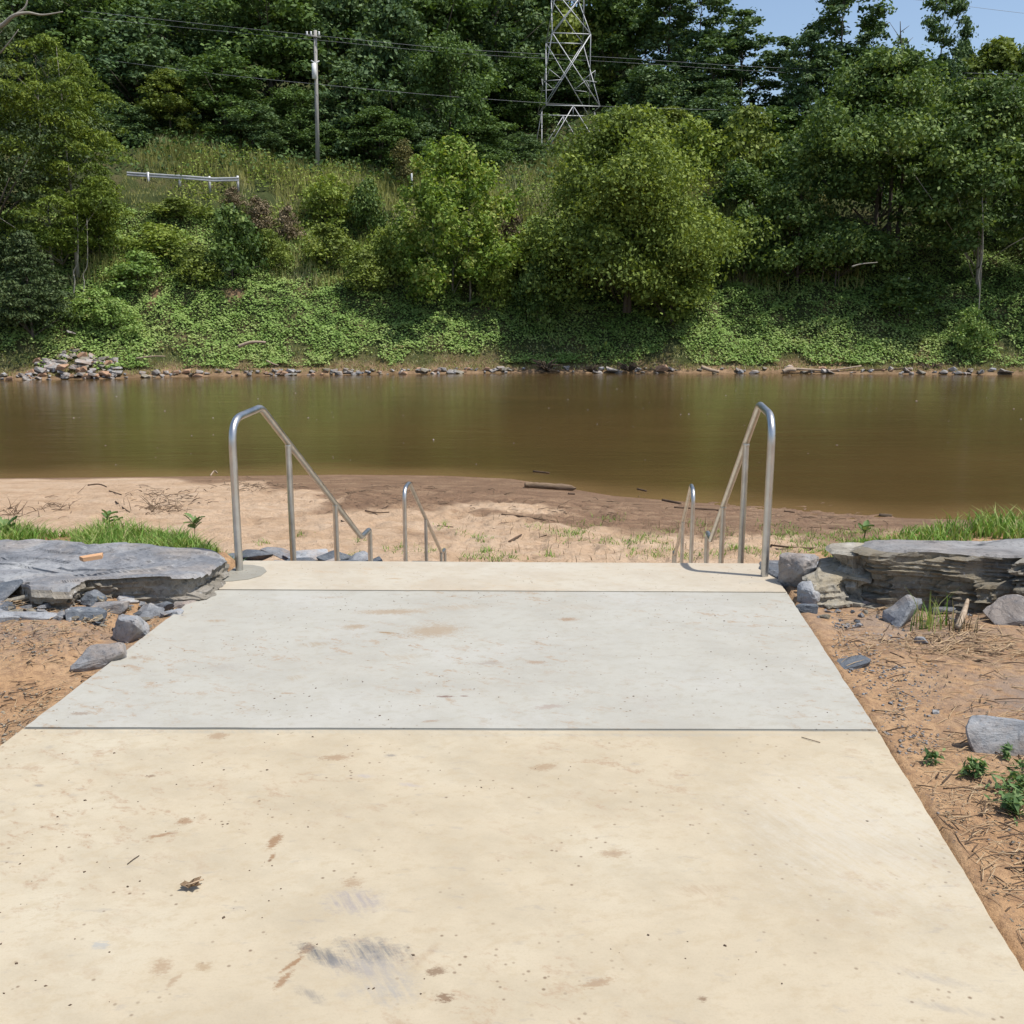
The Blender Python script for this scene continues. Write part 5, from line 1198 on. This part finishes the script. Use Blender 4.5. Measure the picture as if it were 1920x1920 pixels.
# guardrail
gr = empty('guardrail', D(350, 345, 82)); tag(gr, 'galvanised road guardrail half hidden in the brush on the left bank', 'guardrail')
prof = [(0, -.16), (-.05, -.12), (-.05, -.06), (.0, 0), (-.05, .06), (-.05, .12), (0, .16)]
gp = [D(238, 326, 82.4), D(250, 327, 82.4), D(300, 330, 82.2), D(350, 333, 82), D(400, 337, 82), D(448, 336, 82)]
V = []; F = []
for i, g in enumerate(gp):
    for (dy, dz) in prof: V.append(tuple(g-gr.location+Vector((0, dy, dz))))
m = len(prof)
for i in range(len(gp)-1):
    for j in range(m-1): F.append((i*m+j, (i+1)*m+j, (i+1)*m+j+1, i*m+j+1))
rail = link('rail', mk_mesh('rail', V, F, M_steel), gr); mod = rail.modifiers.new('s', 'SOLIDIFY'); mod.thickness = .012
for a, b in [(277, 329), (336, 334), (392, 337), (445, 336)]:
    g = D(a, b, 82.2)-gr.location; V, F = box_arrays(g.x-.08, g.x+.08, g.y+.0, g.y+.2, g.z-.95, g.z+.26); link('post', mk_mesh('post', V, F, M_steel), gr)
g = D(772, 338, 86.5); V, F = tube_arrays([(0, 0, -.7), (0, 0, .5), (0, 0, .54)], [.07, .07, .04], 8)
tag(link('marker_post', mk_mesh('marker_post', V, F, M_white, True), loc=g), 'short white marker post in the brush beside the cedar', 'post')

# ------------------------------------------------------------------ transmission tower
TY = 104
lv = [(300, 1007, 1131), (197, 1017, 1120), (57, 1031, 1105), (-25, 1040, 1094), (-110, 1047, 1087), (-200, 1053, 1081)]
tb = D(1069, 300, TY); tw = empty('transmission_tower', (tb.x, TY+3, float(far_s(tb.x, TY+3)))); tag(tw, 'galvanised lattice transmission tower behind the rounded olive tree', 'tower')
LV = []
for py, a, b in lv:
    A = D(a, py, TY); B = D(b, py, TY); w_ = (B.x-A.x)
    c = Vector(((A.x+B.x)/2, TY+3, A.z)); ht = w_/2; th = .13
    cs = []
    for sx, sy_ in ((-1, -1), (1, -1), (1, 1), (-1, 1)):
        x_, y_ = sx*ht, sy_*ht
        cs.append(c+Vector((x_*math.cos(th)-y_*math.sin(th), x_*math.sin(th)+y_*math.cos(th), 0))-tw.location)
    LV.append(cs)
def bar(a, b, r, nm='brace'):
    return tube(nm, [a, b], r*.82, M_steel, 4, tw, smooth=False)
gz = -1.2
for k in range(4):
    d0 = (LV[0][k]-LV[1][k]); t_ = (gz-LV[0][k].z)/d0.z; bottom = LV[0][k]+d0*max(0, t_)
    tube('leg', [bottom]+[L[k] for L in LV], .088, M_steel, 4, tw, smooth=False)
for i in range(len(LV)-1):
    lo, hi = LV[i], LV[i+1]
    for k in range(4):
        k2 = (k+1) % 4
        if i == 0:
            m = (hi[k]+hi[k2])/2; bar(lo[k], m, .05); bar(lo[k2], m, .05)
        else:
            bar(lo[k], hi[k2], .06); bar(lo[k2], hi[k], .06)
            if i == 1:
                x_ = (lo[k]+hi[k2]+lo[k2]+hi[k])/4
                for a_, b_ in ((k, k2), (k2, k)):
                    q1 = lo[a_]*.5+hi[a_]*.5; q2 = (lo[a_]*.64+hi[b_]*.36); q3 = lo[a_]*.66+hi[a_]*.34
                    bar(q1, q2, .035); bar(q3, q2, .035)
        bar(hi[k], hi[k2], .065)
        if i == 0: m = (hi[k]+hi[k2])/2; bar(m, m-Vector((0, 0, 1.0)), .04)
arm = LV[-1]
ca = sum(arm, Vector())/4
for sgn in (-1, 1):
    tip = ca+Vector((sgn*5.5, 0, .2))
    for k in range(4): bar(arm[k], tip, .05, 'crossarm')
